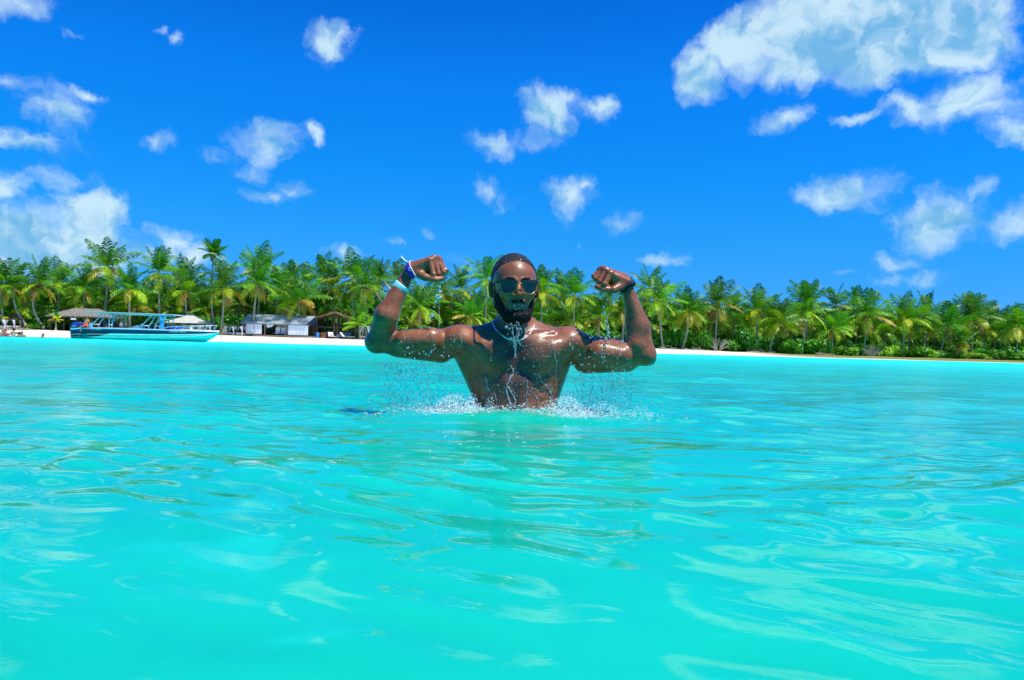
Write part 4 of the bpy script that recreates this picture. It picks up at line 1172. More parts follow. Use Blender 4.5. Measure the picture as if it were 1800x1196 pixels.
# ------------------------------------------------------------------ materials for built things
thatch = pmat('weathered_thatch', (.22, .20, .17), .95, .1, var=.45, vscale=9, bump=.05, bscale=25)
thatch2 = pmat('brown_thatch', (.30, .17, .08), .95, .1, var=.5, vscale=9, bump=.05, bscale=25)
wood = pmat('dark_timber', (.10, .065, .04), .8, .3, var=.35, vscale=6)
wood2 = pmat('grey_timber', (.26, .20, .15), .85, .2, var=.3, vscale=6)
greyroof = pmat('grey_roof_sheet', (.27, .31, .32), .6, .3, var=.12, vscale=1.5)
cloth = pmat('white_curtain', (.82, .84, .86), .8, .2, var=.04)
cloth.use_nodes = True
matt = pmat('cream_mattress', (.70, .66, .56), .8, .2, var=.08)
navy = pmat('navy_cushion', (.02, .04, .11), .7, .3, var=.2)
bluep = pmat('blue_plastic', (.04, .22, .50), .4, .5, var=.1)
canvas = pmat('grey_canvas', (.47, .46, .40), .8, .2, var=.1, vscale=2)

def place(u, off, name, label, cat, group=None, rz=0.0, dz=0.0, Y=None):
    Y = Y or depth_at(u, off); x = W(u, 600, Y).x
    r = empty(name, (x, Y, ground(x, Y) + dz), rz, label, cat, group)
    r['px'] = 1
    del r['px']
    return r, Y / F                      # metres per photograph pixel there

def curtain(mb, x0, x1, y, z0, z1, tie=None, folds=7, amp=.05):
    """hanging cloth from x0 to x1; tie=(x, z, width) gathers it"""
    n = folds * 6; rows = 12; vs = []; fs = []
    for r in range(rows + 1):
        q = r / rows; z = z1 + (z0 - z1) * q
        a, b_ = x0, x1
        if tie:
            tx, tz, tw = tie; g_ = math.exp(-((z - tz) / ((z1 - z0) * .36)) ** 2) if z > tz else 1 - .35 * (tz - z) / max(.01, tz - z0)
            a = x0 + (tx - tw / 2 - x0) * g_; b_ = x1 + (tx + tw / 2 - x1) * g_
        for i in range(n + 1):
            p = i / n; vs.append((a + (b_ - a) * p, y + amp * math.sin(p * folds * 2 * PI) * (.5 + .5 * q), z))
    for r in range(rows):
        for i in range(n): fs.append((r * (n + 1) + i, r * (n + 1) + i + 1, (r + 1) * (n + 1) + i + 1, (r + 1) * (n + 1) + i))
    b0 = len(vs); vs += [(v[0], v[1] + .012, v[2]) for v in vs]; fs += [tuple(reversed([j + b0 for j in f])) for f in list(fs)]
    mb.add(vs, fs, True)

def daybed(u0, u1, off, label, hpx=22, group='curtained daybeds along the beach', cols=((0, .28), (.72, 1))):
    uc = (u0 + u1) / 2; r, s = place(uc, off, 'curtained_daybed', label, 'daybed', group)
    w = (u1 - u0) * s; h = hpx * s; d = min(w, 1.6)
    for sx in (-1, 1):
        for sy in (-1, 1):
            mb = MB(); mb.box((sx * w / 2, sy * d / 2, h / 2), (.07, .07, h)); mb.build('post', wood, r)
    mb = MB()
    for sy in (-1, 1): mb.box((0, sy * d / 2, h + .03), (w + .16, .08, .08))
    for sx in (-1, 1): mb.box((sx * w / 2, 0, h + .11), (.08, d + .16, .08))
    mb.build('top_frame', wood, r)
    mb = MB(); mb.box((0, 0, .16), (w * .94, d * .94, .10)); mb.build('base', wood2, r, .01)
    mb = MB(); mb.box((0, 0, .29), (w * .9, d * .88, .15)); mb.build('mattress', matt, r, .03)
    for (a, b_) in cols:
        for sy in (-1, 1):
            x0 = -w / 2 + w * a; x1 = -w / 2 + w * b_
            edge_ = -w / 2 if a < .3 else (w / 2 if b_ > .7 else (x0 + x1) / 2)
            mb = MB(); curtain(mb, x0, x1, sy * (d / 2 + .06), .1, h, (edge_ * .94, h * .42, w * .10), 4, .03); mb.build('curtain', cloth, r)
    return r
daybed(-6, 17, 10.0, "first curtained daybed at the left edge, white drapes tied back to its posts", 17)
daybed(15, 31, 10.0, "second curtained daybed from the left edge, joined close to the first", 17)
daybed(204, 219, 11.0, "curtained daybed whose white drapes show through the middle of the boat's frames", 17)
daybed(340, 356, 11.0, "curtained daybed behind the boat's bow rail, under the grey peaked canopy's edge", 16)
daybed(357, 374, 11.0, "curtained daybed behind the very tip of the boat's bow rail", 16)
daybed(398, 414, 9.8, "curtained daybed just right of the boat's bow, left one of two", 17)
daybed(413, 429, 9.8, "curtained daybed nearest the grey-roofed cabana, right one of two", 17)
daybed(634, 650, 9.8, "curtained daybed with full white drapes close to the man's bent elbow", 24)

# ------------------------------------------------------------------ thatched hut on the left
r, s = place(150, 11, 'thatched_hut', "open hut with wide grey thatched hip roof behind the stern of the boat", 'hut')
zt = 40 * s; ze = 25.5 * s; w = 104 * s; d = 3.6
def hip(mb, w, d, z0, z1, rid, over=.0, th=.10):
    a = [(-w / 2, -d / 2, z0), (w / 2, -d / 2, z0), (w / 2, d / 2, z0), (-w / 2, d / 2, z0)]
    b_ = [(-rid / 2, 0, z1), (rid / 2, 0, z1)]
    lo_ = [(x, y, z - th) for x, y, z in a] + [(x, y, z - th * 1.5) for x, y, z in b_]
    mb.add(a + b_ + lo_, [(0, 1, 5, 4), (1, 2, 5), (2, 3, 4, 5), (3, 0, 4), (6, 10, 11, 7), (7, 11, 8), (8, 11, 10, 9), (9, 10, 6), (0, 6, 7, 1), (1, 7, 8, 2), (2, 8, 9, 3), (3, 9, 6, 0)])
def thatch_fringe(mb, w, d, z, seed, L=.16):
    rn = random.Random(seed)
    for sd in range(4):
        n = int((w if sd % 2 == 0 else d) / .07)
        for i in range(n):
            q = (i + rn.random()) / n - .5; l = L * rn.uniform(.5, 1.3)
            p = Vector((q * w, -d / 2, z)) if sd == 0 else Vector((w / 2, q * d, z)) if sd == 1 else Vector((q * w, d / 2, z)) if sd == 2 else Vector((-w / 2, q * d, z))
            e = Vector((.035, 0, 0)) if sd % 2 == 0 else Vector((0, .035, 0))
            o_ = Vector((0, -.03, 0)) if sd == 0 else Vector((0, .03, 0)) if sd == 2 else Vector((.03 if sd == 1 else -.03, 0, 0))
            vs = [p - e + o_, p + e + o_, p + o_ * 1.6 + Vector((0, 0, -l)), p + o_ * .2 + Vector((0, 0, -l * .6))]
            mb.add(vs, [(0, 1, 2), (1, 0, 3), (0, 2, 3), (1, 3, 2)])
mb = MB(); hip(mb, w, d, ze, zt, w * .42); thatch_fringe(mb, w, d, ze, 3); mb.build('roof', thatch, r)
for x in (-.44, -.22, .0, .22, .44):
    for y in (-.42, .42):
        mb = MB(); mb.tube([(x * w, y * d, -.05), (x * w, y * d, ze + .1)], .065, 7); mb.build('post', wood, r)
mb = MB(); mb.box((0, d * .40, ze * .30), (w * .88, .08, ze * .60)); mb.build('back_wall', wood, r)
mb = MB(); mb.box((w * .06, -d * .10, .45), (w * .44, .7, .9)); mb.build('bar_counter', wood, r, .02)
mb = MB(); mb.box((-.035 * w, -d * .5 - .03, ze - .30), (.52, .03, .17)); mb.build('white_sign', cloth, r, .005)

# small thatched parasol at the far left
r, s = place(25, 12, 'thatched_parasol', "small peaked thatched parasol behind the second daybed on the left", 'parasol')
mb = MB(); secs = []
for (rr_, z) in ((.95, 1.45), (.92, 1.38), (.5, 1.75), (.05, 2.05)): pass
mb.loft([[(rr_ * math.cos(a), rr_ * math.sin(a), z) for a in np.linspace(0, 2 * PI, 14, endpoint=False)] for rr_, z in ((.75, 1.15), (.84, 1.20), (.5, 1.5), (.04, 1.72))], smooth=False); mb.build('thatch_cap', thatch2, r)
mb = MB(); mb.tube([(0, 0, -.05), (0, 0, 1.6)], .05, 7); mb.build('pole', wood, r)

# ------------------------------------------------------------------ grey peaked canopy behind the bow
r, s = place(334, 11.5, 'peaked_canopy', "grey canvas canopy with a low peaked roof behind the front of the boat", 'canopy')
w = 66 * s; ze = 19 * s; zt = 35 * s; d = 3.4
mb = MB(); hip(mb, w, d, ze, zt, .15, th=.04); mb.build('roof', canvas, r)
for x in (-.46, .46):
    for y in (-.46, .46):
        mb = MB(); mb.tube([(x * w, y * d, -.05), (x * w, y * d, ze + .02)], .04, 7); mb.build('pole', wood2, r)
mb = MB(); mb.box((-w * .2, .3, .38), (1.2, .7, .10)); mb.tube([(-w * .2, .3, 0), (-w * .2, .3, .35)], .04, 6); mb.build('table', wood2, r)

# ------------------------------------------------------------------ long cabana with the grey roof
r, s = place(491, 10.5, 'beach_cabana', "long cabana with plain grey sloping roof and white curtain walls on the sand", 'cabana')
w = 122 * s; ze = 22.5 * s; zt = 39 * s; d = 3.0
mb = MB()
a = [(-w / 2, -d / 2, ze), (w / 2 - .55, -d / 2, ze), (w / 2, d * .1, zt - .05), (-w / 2 + .12, d * .1, zt), (w / 2 - .02, d / 2, ze + .1), (-w / 2, d / 2, ze + .1)]
mb.add(a + [(x, y, z - .07) for x, y, z in a], [(0, 1, 2, 3), (3, 2, 4, 5), (6, 9, 8, 7), (9, 11, 10, 8), (0, 6, 7, 1), (5, 4, 10, 11), (3, 5, 11, 9), (0, 3, 9, 6), (1, 7, 8, 2), (2, 8, 10, 4)])
mb.build('roof', greyroof, r)
mb = MB(); mb.add([(w / 2 - .55, -d / 2 + .04, ze - .02), (w / 2 - .02, d * .1, zt - .13), (w / 2 - .04, d / 2 - .04, ze), (w / 2 - .52, -d / 2 + .06, ze - .03), (w / 2 - .06, d * .1, zt - .14), (w / 2 - .08, d / 2 - .04, ze - .01)], [(0, 1, 2), (3, 5, 4), (0, 3, 4, 1), (1, 4, 5, 2), (2, 5, 3, 0)]); mb.build('gable_panel', navy, r)
for u in (433, 472, 508, 545):
    x = (u - 491) * s
    for y in (-.42, .42): mb = MB(); mb.box((x, y * d, ze / 2 - .02), (.12, .12, ze - .06)); mb.build('post', wood2, r)
mb = MB(); mb.box((0, -d * .42 - .075, ze - .10), (w * .95, .05, .12)); mb.build('beam', wood2, r)
for (u0, u1) in ((440, 453), (454, 467), (513, 527), (526.5, 547)):
    mb = MB(); curtain(mb, (u0 - 491) * s, (u1 - 491) * s, -d * .42 - .13, .22, ze - .12, None, 3 if u1 - u0 < 15 else 4, .018); mb.build('curtain', cloth, r)
mb = MB(); curtain(mb, (475 - 491) * s, (487 - 491) * s, -d * .42 - .13, .9 , ze - .12, ((478 - 491) * s, .9, .12), 4, .02); mb.build('curtain', cloth, r)
mb = MB(); curtain(mb, (485 - 491) * s, (508 - 491) * s, .25, ze - .42, ze - .10, None, 5, .02); mb.build('valance', cloth, r)
mb = MB(); mb.box((0, d * .43, ze * .45), (w * .96, .06, ze * .9)); mb.build('back_wall', pmat('woven_wall', (.13, .09, .055), .9, .2, var=.4, vscale=12), r)
mb = MB(); mb.box((0, -.1, .07), (w * .98, d * .98, .14)); mb.build('deck', wood2, r, .01)
for k, u in enumerate((487, 496, 505)):                       # white high-backed chairs in the open bay
    c_, s2 = place(u, 9.6, 'folding_chair', ("white canvas folding chair, left one of three in the cabana's open bay", "white canvas folding chair, middle one of three in the cabana's open bay", "white canvas folding chair, right one of three in the cabana's open bay")[k], 'chair', 'white chairs in the open bay of the cabana')
    h = 17.5 * s2; wc_ = 7.6 * s2
    mb = MB(); mb.box((0, .18, h * .62), (wc_, .05, h * .68)); mb.build('backrest', cloth, c_, .01)
    mb = MB(); mb.box((0, -.05, h * .34), (wc_, .46, .05)); mb.build('seat', cloth, c_, .01)
    for sx in (-1, 1):
        for sy in (-1, 1): mb = MB(); mb.bar((sx * wc_ * .45, sy * .18, 0), (sx * wc_ * .45, -sy * .10, h * .34), .03); mb.build('leg', wood, c_)

# ------------------------------------------------------------------ open wooden shelter with the brown gable
r, s = place(592, 11.0, 'open_shelter', "unfinished open timber shelter with steep brown thatched gable right of the cabana", 'shelter')
u0 = 592
def X_(u): return (u - u0) * s
zr = 45 * s; d = 2.6
for (ua, za, ub, zb) in ((547, 33.5, 592.5, 46.5), (592.5, 46.5, 614, 38)):
    mb = MB(); A_ = [(X_(ua), -d / 2, za * s), (X_(ub), -d / 2, zb * s), (X_(ub), d / 2, zb * s), (X_(ua), d / 2, za * s)]
    mb.add(A_ + [(x, y, z - .19) for x, y, z in A_], [(0, 1, 2, 3), (4, 7, 6, 5), (0, 4, 5, 1), (1, 5, 6, 2), (2, 6, 7, 3), (3, 7, 4, 0)]); mb.build('roof', thatch2, r)
for u, top_, wd in ((549.5, 32, .22), (557, 33, .12), (560.5, 34, .2), (591, 44, .13), (596.5, 43, .13), (628, 19, .1)):
    for y in ((-1, 1) if u < 600 else (-1,)):
        mb = MB(); mb.box((X_(u), y * (d / 2 - .25), top_ * s / 2), (wd, .13, top_ * s)); mb.build('post', wood, r)
mb = MB(); mb.box((X_(596), -d / 2 + .33, 19.2 * s), (82 * s, .12, .16)); mb.build('rail', wood, r)
mb = MB(); mb.box((X_(596), d / 2 - .1, 17.6 * s), (82 * s, .10, .10)); mb.build('rail', wood, r)
mb = MB(); rn = random.Random(4)
for i in range(520):
    x = X_(rn.uniform(552, 629)); z = rn.uniform(.35, 15.5) * s; l = rn.uniform(.18, .42); a = rn.uniform(-.5, .5)
    p = Vector((x, d / 2 - .16 + rn.uniform(-.06, .04), z)); q = p + Vector((math.sin(a) * l, rn.uniform(-.12, .02), -math.cos(a) * l)); q.z = max(q.z, .02)
    e = Vector((.035, 0, .01)); mb.add([p - e, p + e, q, p + Vector((0, .02, 0))], [(0, 1, 2), (1, 3, 2), (3, 0, 2)])
mb.box((X_(590), d / 2 - .02, 7 * s), (78 * s, .06, 14 * s)); mb.build('dry_frond_wall', pmat('dry_fronds', (.34, .22, .11), .9, .2, var=.5, vscale=10), r)

# things standing round the shelter
def barrel(u, off, rr_, h, mat, label):
    o, s_ = place(u, off, 'barrel', label, 'barrel'); mb = MB()
    mb.loft([[(a_ * math.cos(q), a_ * math.sin(q), z) for q in np.linspace(0, 2 * PI, 16, endpoint=False)] for a_, z in ((rr_ * .9, 0), (rr_, .06), (rr_ * 1.03, h * .33), (rr_, h * .36), (rr_ * 1.03, h * .66), (rr_, h * .7), (rr_, h - .04), (rr_ * .92, h))]); mb.build('drum', mat, o)
    mb = MB(); mb.tube([(0, 0, h), (0, 0, h + .03)], rr_ * .8, 16); mb.build('lid', navy, o)
barrel(557.5, 8.9, .21, .62, bluep, "blue plastic barrel at the left foot of the open shelter")
def lounger(u, off, rz, label, mat=None, grp='loungers in front of the open shelter'):
    o, s_ = place(u, off, 'sun_lounger', label, 'sun lounger', grp, rz)
    mb = MB(); mb.box((0, -.05, .24), (.55, 1.2, .05)); mb.build('seat', mat or matt, o, .01)
    R_ = Matrix.Rotation(math.radians(52), 3, 'X'); mb = MB(); mb.box((0, .72, .46), (.55, .62, .05), M=R_); mb.build('backrest', mat or matt, o, .01)
    for sx in (-1, 1):
        for y in (-.5, .45): mb = MB(); mb.box((sx * .24, y, .11), (.05, .05, .22)); mb.build('leg', wood2, o)
lounger(584, 8.6, .5, "low cream lounger, left one of the two before the open shelter")
lounger(612, 8.5, 1.3, "cream lounger turned sideways, right one of the two before the open shelter")
def sitter(u, off, label, shirt, dz=0.0, rz=0.0): pass
o, s_ = place(577, 9.6, 'storage_box', "dark blue covered sofa block inside the open shelter, left of the centre posts", 'sofa')
mb = MB(); mb.box((0, 0, .24), (1.0, .6, .30)); mb.build('seat', navy, o, .04); mb = MB(); mb.box((0, .26, .50), (1.0, .14, .34)); mb.build('backrest', navy, o, .04); mb = MB(); mb.box((-.45, -.02, .42), (.12, .55, .18)); mb.build('armrest', navy, o, .03)
o.name = 'garden_sofa'
o, s_ = place(604, 9.6, 'garden_sofa', "grey blue sofa block inside the open shelter, right of the centre posts", 'sofa')
gb = pmat('grey_blue_cushion', (.12, .19, .25), .7, .3, var=.2)
mb = MB(); mb.box((0, 0, .24), (1.5, .6, .30)); mb.build('seat', gb, o, .04); mb = MB(); mb.box((0, .26, .50), (1.5, .14, .34)); mb.build('backrest', gb, o, .04)
o, s_ = place(568, 9.3, 'wooden_crate', "orange-brown wooden crate between the blue barrel and the dark sofa", 'crate')
mb = MB()
for k in range(4): mb.box((0, -.22, .09 + k * .16), (.46, .03, .13)); mb.box((0, .22, .09 + k * .16), (.46, .03, .13)); mb.box((-.235, 0, .09 + k * .16), (.03, .40, .13)); mb.box((.235, 0, .09 + k * .16), (.03, .40, .13))
mb.build('slats', pmat('orange_wood', (.33, .13, .04), .8, .2, var=.2), o)
for sx in (-1, 1):
    for sy in (-1, 1): mb = MB(); mb.box((sx * .20, sy * .187, .33), (.035, .035, .66)); mb.build('corner_post', wood, o)
# rope and stake fence between the boat's bow and the daybeds
for k, u in enumerate((392, 397)):
    o, s_ = place(u, 8.6 + .2 * k, 'wooden_stake', ("leaning wooden stake nearer the bow that holds the mooring rope", "second leaning stake, just right of the one with the mooring rope")[k], 'stake')
    mb = MB(); mb.tube([(0, 0, -.1), (.03, 0, .45), (.10 * (1 - 2 * k), 0, .95)], [.06, .05, .04], 7); mb.build('shaft', wood2, o)
    mb = MB(); mb.tube([(.04, 0, .5), (.045, 0, .56)], .065, 8); mb.build('rope_turn', matt, o)

# ------------------------------------------------------------------ the boat
YB = 57.0
s = YB / F
cb = W(258, 595, YB); boat = empty('motorboat', (cb.x, YB, 0), math.radians(-3), "long open motorboat with navy and turquoise hull moored at the beach", 'boat')
hullm = pmat('navy_gelcoat', (.012, .05, .20), .35, .35, var=.05)
teal = pmat('dark_teal_gelcoat', (.004, .035, .055), .35, .35, var=.05)
aqua = pmat('aqua_gelcoat', (.30, .74, .66), .22, .5, var=.06, coat=.5)
whitep = pmat('white_gelcoat', (.80, .82, .82), .25, .5, var=.03, coat=.4)
alu = pmat('pale_blue_pipe', (.62, .70, .72), .25, .6, .2, var=.03)
glassd = pmat('smoked_glass', (.01, .02, .03), .05, .6, var=0)
def bx(u): return (u - 258) * s
# section stations: u, half beam, sheer z, chine z, keel z   (z in metres above the water)
ST = [(134, 1.02, .72, .02, -.25), (150, 1.08, .80, .02, -.30), (170, 1.12, .84, .03, -.34), (200, 1.16, .86, .05, -.36), (240, 1.18, .86, .08, -.36), (280, 1.14, .85, .14, -.33), (315, 1.0, .84, .22, -.28), (345, .74, .83, .32, -.14), (365, .46, .82, .42, .02), (379, .20, .80, .56, .34), (388, .03, .79, .74, .66)]
def band(f0, f1, out=0.0, side=None):
    secs = []
    for (u, hb, zs, zc, zk) in ST:
        def pt(f):            # f=1 sheer, 0 chine, -1 keel
            if f >= 0: return hb * (.90 + .10 * f ** .6) + out, zc + (zs - zc) * f
            return hb * .90 * (1 + f) + out * (1 + f), zc + (zk - zc) * (-f)
        secs.append([(pt(f)) for f in np.linspace(f0, f1, 5)])
    return secs
def add_band(mb, f0, f1, out=0.0, w0=None):
    secs = band(f0, f1, out)
    for sgn in (-1, 1):
        rows = [[(bx(u), sgn * y, z) for (y, z) in sec] for (u, *_), sec in zip(ST, secs)]
        mb.loft(rows, closed=False, cap=False)
mb = MB(); add_band(mb, -1, 0.50)
hb0 = [( bx(134), y, z) for y, z in [(-1.02, .72), (-.92, .02), (0, -.25), (.92, .02), (1.02, .72)]]
mb.add(hb0, [(0, 1, 2, 3, 4)]); hull = mb.build('hull', aqua, boat)
mb = MB(); add_band(mb, .50, .735, 0); 
mb.build('dark_stripe', teal, boat)
mb = MB(); add_band(mb, .735, .90, 0); mb.build('navy_stripe', hullm, boat)
# the dark flank sweeping down to the stern
mb = MB()
for sgn in (-1, 1):
    rows = []
    for u in np.linspace(134.3, 215, 26):
        i = max(j for j in range(len(ST)) if ST[j][0] <= u); a_ = ST[i]; b2 = ST[i + 1]; q = (u - a_[0]) / (b2[0] - a_[0])
        hb, zs, zc = [a_[k] * (1 - q) + b2[k] * q for k in (1, 2, 3)]
        f0 = .07 + .43 * np.clip((u - 168) / 40, 0, 1) ** 1.3
        rows.append([(bx(u), sgn * (hb * (.90 + .10 * f ** .6) + .006), zc + (zs - zc) * f) for f in (f0, (f0 + .505) / 2, .505)])
    mb.loft(rows, closed=False, cap=False)
mb.build('stern_flank', teal, boat)
mb = MB(); add_band(mb, .90, 1.0, .012); mb.build('gunwale', whitep, boat)
mb = MB()
for f_ in (.40, .18):
    for sgn in (-1, 1):
        pts = [(bx(u), sgn * (hb * (.90 + .10 * f_ ** .6) + .008), zc + (zs - zc) * f_) for (u, hb, zs, zc, zk) in ST[:-1]]
        mb.tube(pts, .012, 5)
mb.build('spray_rail', whitep, boat)
mb = MB()
rows = [[(bx(u), -hb - .01, zs), (bx(u), -hb * .7, zs + .035), (bx(u), 0, zs + (.11 if u > 300 else .035)), (bx(u), hb * .7, zs + .035), (bx(u), hb + .01, zs)] for (u, hb, zs, zc, zk) in ST if u >= 300 or True]
mb.loft([r_ for r_, st in zip(rows, ST) if st[0] >= 280], closed=False, cap=False); mb.build('foredeck', whitep, boat)
mb = MB(); 
for sgn in (-1, 1): mb.loft([[(bx(u), sgn * (hb + .012), zs - .002), (bx(u), sgn * (hb - .16), zs + .03), (bx(u), sgn * (hb - .20), zs - .25)] for (u, hb, zs, zc, zk) in ST if u <= 285], closed=False, cap=False)
mb.build('side_deck', whitep, boat)
mb = MB(); mb.loft([[(bx(u), -hb + .15, .30), (bx(u), hb - .15, .30)] for (u, hb, zs, zc, zk) in ST if u <= 285], closed=False, cap=False); mb.build('floor', matt, boat)
# outboards
for k, y in enumerate((-.42, .42)):
    mb = MB(); secs = []
    for z, l0, l1, wd in ((.62, -.44, .02, .15), (.80, -.52, .06, .20), (1.02, -.46, .14, .20), (1.20, -.34, .30, .17), (1.27, -.22, .34, .10)):
        secs.append([(bx(138) + x, y + yy, z + (.0 if x < 0 else .0)) for x, yy in ((l0, -wd * .6), (l0 + .08, -wd), (l1 - .08, -wd), (l1, -wd * .5), (l1, wd * .5), (l1 - .08, wd), (l0 + .08, wd), (l0, wd * .6))])
    mb.loft(secs); ob = mb.build('outboard_motor', pmat('blue_cowl', (.012, .05, .28), .25, .6, var=.05, coat=.5) if k == 0 else MAT['blue_cowl'], boat)
    mb = MB(); mb.bar((bx(137) - .15, y, .66), (bx(137) - .30, y, -.35), .16, .12); mb.bar((bx(137) - .05, y, .60), (bx(137) + .02, y, .05), .10, .10); ob2 = mb.build('drive_leg', teal if k else aqua, ob)
    mb = MB(); mb.box((bx(138) - .16, y - .206, .95), (.22, .012, .05), M=Matrix.Rotation(-.4, 3, 'Y')); mb.box((bx(138) - .16, y + .206, .95), (.22, .012, .05), M=Matrix.Rotation(-.4, 3, 'Y')); mb.build('cowl_stripe', aqua, ob)
# stern and forward frames carrying the long flat top
def frame(ub, ut, ub2, ut2, nm):
    for y in (-.85, .85):
        mb = MB()
        for (a_, b3) in ((ub, ut), (ub2, ut2)):
            mb.tube([(bx(a_), y, .84), (bx(a_), y, 1.10), (bx(b3), y * .9, 1.93)], .038, 7)
        mb.tube([(bx(ub), y, 1.12), (bx(ub2), y, 1.10)], .032, 6)
        qa = .8; mb.tube([(bx(ub) + (bx(ut) - bx(ub)) * qa, y * .92, 1.10 + .83 * qa), (bx(ub2) + (bx(ut2) - bx(ub2)) * qa, y * .92, 1.10 + .83 * qa)], .025, 6)
        mb.build(nm, alu, boat)
frame(171, 187, 183, 193, 'arch_frame'); frame(201, 199, 206, 209, 'arch_frame'); frame(258.5, 276, 272, 284, 'arch_frame'); frame(283, 291, 291, 298, 'arch_frame')
mb = MB(); secs = []
for u, z in ((157, 2.03), (161, 2.06), (200, 2.06), (258, 2.03), (300, 2.0), (312, 1.99), (317, 1.975)):
    secs.append([(bx(u), -1.0, z - .03), (bx(u), -1.0, z + .01), (bx(u), 0, z + .045), (bx(u), 1.0, z + .01), (bx(u), 1.0, z - .03), (bx(u), 0, z - .02)])
mb.loft(secs, smooth=False); mb.build('hard_top', pmat('aqua_white_top', (.50, .56, .57), .5, .4, var=.04), boat)
mb = MB()
for y in (-.9, 0, .9): mb.tube([(bx(185), y, 1.96), (bx(298), y, 1.93)], .03, 6)
mb.build('top_rail', alu, boat)
# console, cowl, windshield
mb = MB(); mb.loft([[(bx(u), -w_, .84), (bx(u), -w_ * .8, h_), (bx(u), w_ * .8, h_), (bx(u), w_, .84)] for u, w_, h_ in ((230, .9, .86), (240, .85, 1.0), (248, .8, 1.14), (251, .8, 1.14), (257, .9, .9))], smooth=False); mb.build('engine_hatch', whitep, boat)
mb = MB(); mb.box((bx(247.5), 0, 1.20), (.14, .14, .14)); mb.build('hatch_vent', whitep, boat, .02)
mb = MB(); mb.box((bx(268), 0, 1.0), (.65, 1.1, .5)); con = mb.build('console', navy, boat, .05)
mb = MB(); mb.add([(bx(275), -.75, .90), (bx(292), -.60, .90), (bx(290), -.55, 1.24), (bx(276), -.7, 1.26), (bx(292), .60, .90), (bx(290), .55, 1.24), (bx(275), .75, .90), (bx(276), .7, 1.26)], [(0, 1, 2, 3), (1, 4, 5, 2), (4, 6, 7, 5), (3, 2, 5, 7)]); mb.build('windshield', glassd, boat)
for u, nm in ((186, 'seat'), (197, 'seat')):
    for y in (-.45, .45):
        mb = MB(); mb.box((bx(u), y, .82), (.42, .42, .30)); mb.box((bx(u) - .2, y, 1.16), (.10, .42, .52)); mb.build(nm, navy, boat, .04)
for k, u in enumerate((305, 316)):
    mb = MB(); mb.box((bx(u), 0, 1.03 - .04 * k), (.46, 1.2, .26)); mb.build('sunbed_cushion', pmat('royal_blue_cushion', (.02, .09, .42), .6, .3, var=.1) if k == 0 else MAT['royal_blue_cushion'], boat, .05)
# bow rail
mb = MB(); 
for sgn in (-1, 1):
    def ry(u): 
        for i in range(len(ST) - 1):
            if ST[i][0] <= u <= ST[i + 1][0]: q = (u - ST[i][0]) / (ST[i + 1][0] - ST[i][0]); return sgn * ((ST[i][1] * (1 - q) + ST[i + 1][1] * q) - .06)
    pts = [(bx(299), ry(299), .90), (bx(306), ry(306), 1.05), (bx(322), ry(322), 1.13), (bx(350), ry(350), 1.22), (bx(374), ry(374), 1.28), (bx(383), ry(383) * .9, 1.28)]
    mb.tube(pts, .02, 6)
    for ua, ub in ((318, 322), (330, 335), (340, 345), (356, 361), (364, 370), (378, 383)):
        za = .86; mb.tube([(bx(ua), ry(ua), za), (bx(ub), ry(ub), 1.10 + .18 * np.clip((ub - 318) / 56, 0, 1))], .016, 5)
mb.tube([(bx(383), -.12, 1.28), (bx(384.5), 0, 1.28), (bx(383), .12, 1.28)], .02, 6)
mb.build('bow_rail', alu, boat)
mb = MB(); mb.box((bx(337), 0, 1.0), (.10, .14, .14)); mb.tube([(bx(337), 0, .9), (bx(337), 0, 1.1)], .03, 8); mb.build('anchor_cleat', whitep, boat)
# writing on the hull
def text(txt, size, mat, u, z, nm, sgn=-1, lean=0.0, wfit=None):
    cu = bpy.data.curves.new(nm, 'FONT'); cu.body = txt; cu.size = size; cu.extrude = .004; cu.shear = lean; cu.align_x = 'LEFT'
    to = bpy.data.objects.new(nm, cu); COL.objects.link(to)
    bpy.context.view_layer.update()
    dg = bpy.context.evaluated_depsgraph_get(); me = bpy.data.meshes.new_from_object(to.evaluated_get(dg)); bpy.data.objects.remove(to)
    xs_ = [v.co.x for v in me.vertices]; wd = max(xs_) - min(xs_); k = (wfit / wd) if wfit else 1
    out = []
    for v in me.vertices:
        x = bx(u) + v.co.x * k; uu = u + v.co.x * k / s
        i = max(j for j in range(len(ST) - 1) if ST[j][0] <= uu); a_ = ST[i]; b2 = ST[i + 1]; q = (uu - a_[0]) / (b2[0] - a_[0])
        hb, zs, zc = [a_[j] * (1 - q) + b2[j] * q for j in (1, 2, 3)]
        f = max(0, (z + v.co.y - zc) / (zs - zc)); y = -(hb * (.90 + .10 * f ** .6)) - .010 - v.co.z
        out.append((x, y, z + v.co.y))
    for v, c in zip(me.vertices, out): v.co = c
    o = mesh_obj(nm, me, boat, mat); return o
try:
    text('OCEAN TRIP-2', .18, whitep, 309.5, .665, 'boat_name', lean=.25, wfit=27.5 * s)
    text('-021-2106LR', .15, alu, 172, .68, 'registration_number', lean=.1, wfit=18.5 * s)
    text('~ Mercan', .11, aqua, 153, .25, 'maker_mark', lean=.3, wfit=14 * s)
except Exception as ex: print('text', ex)
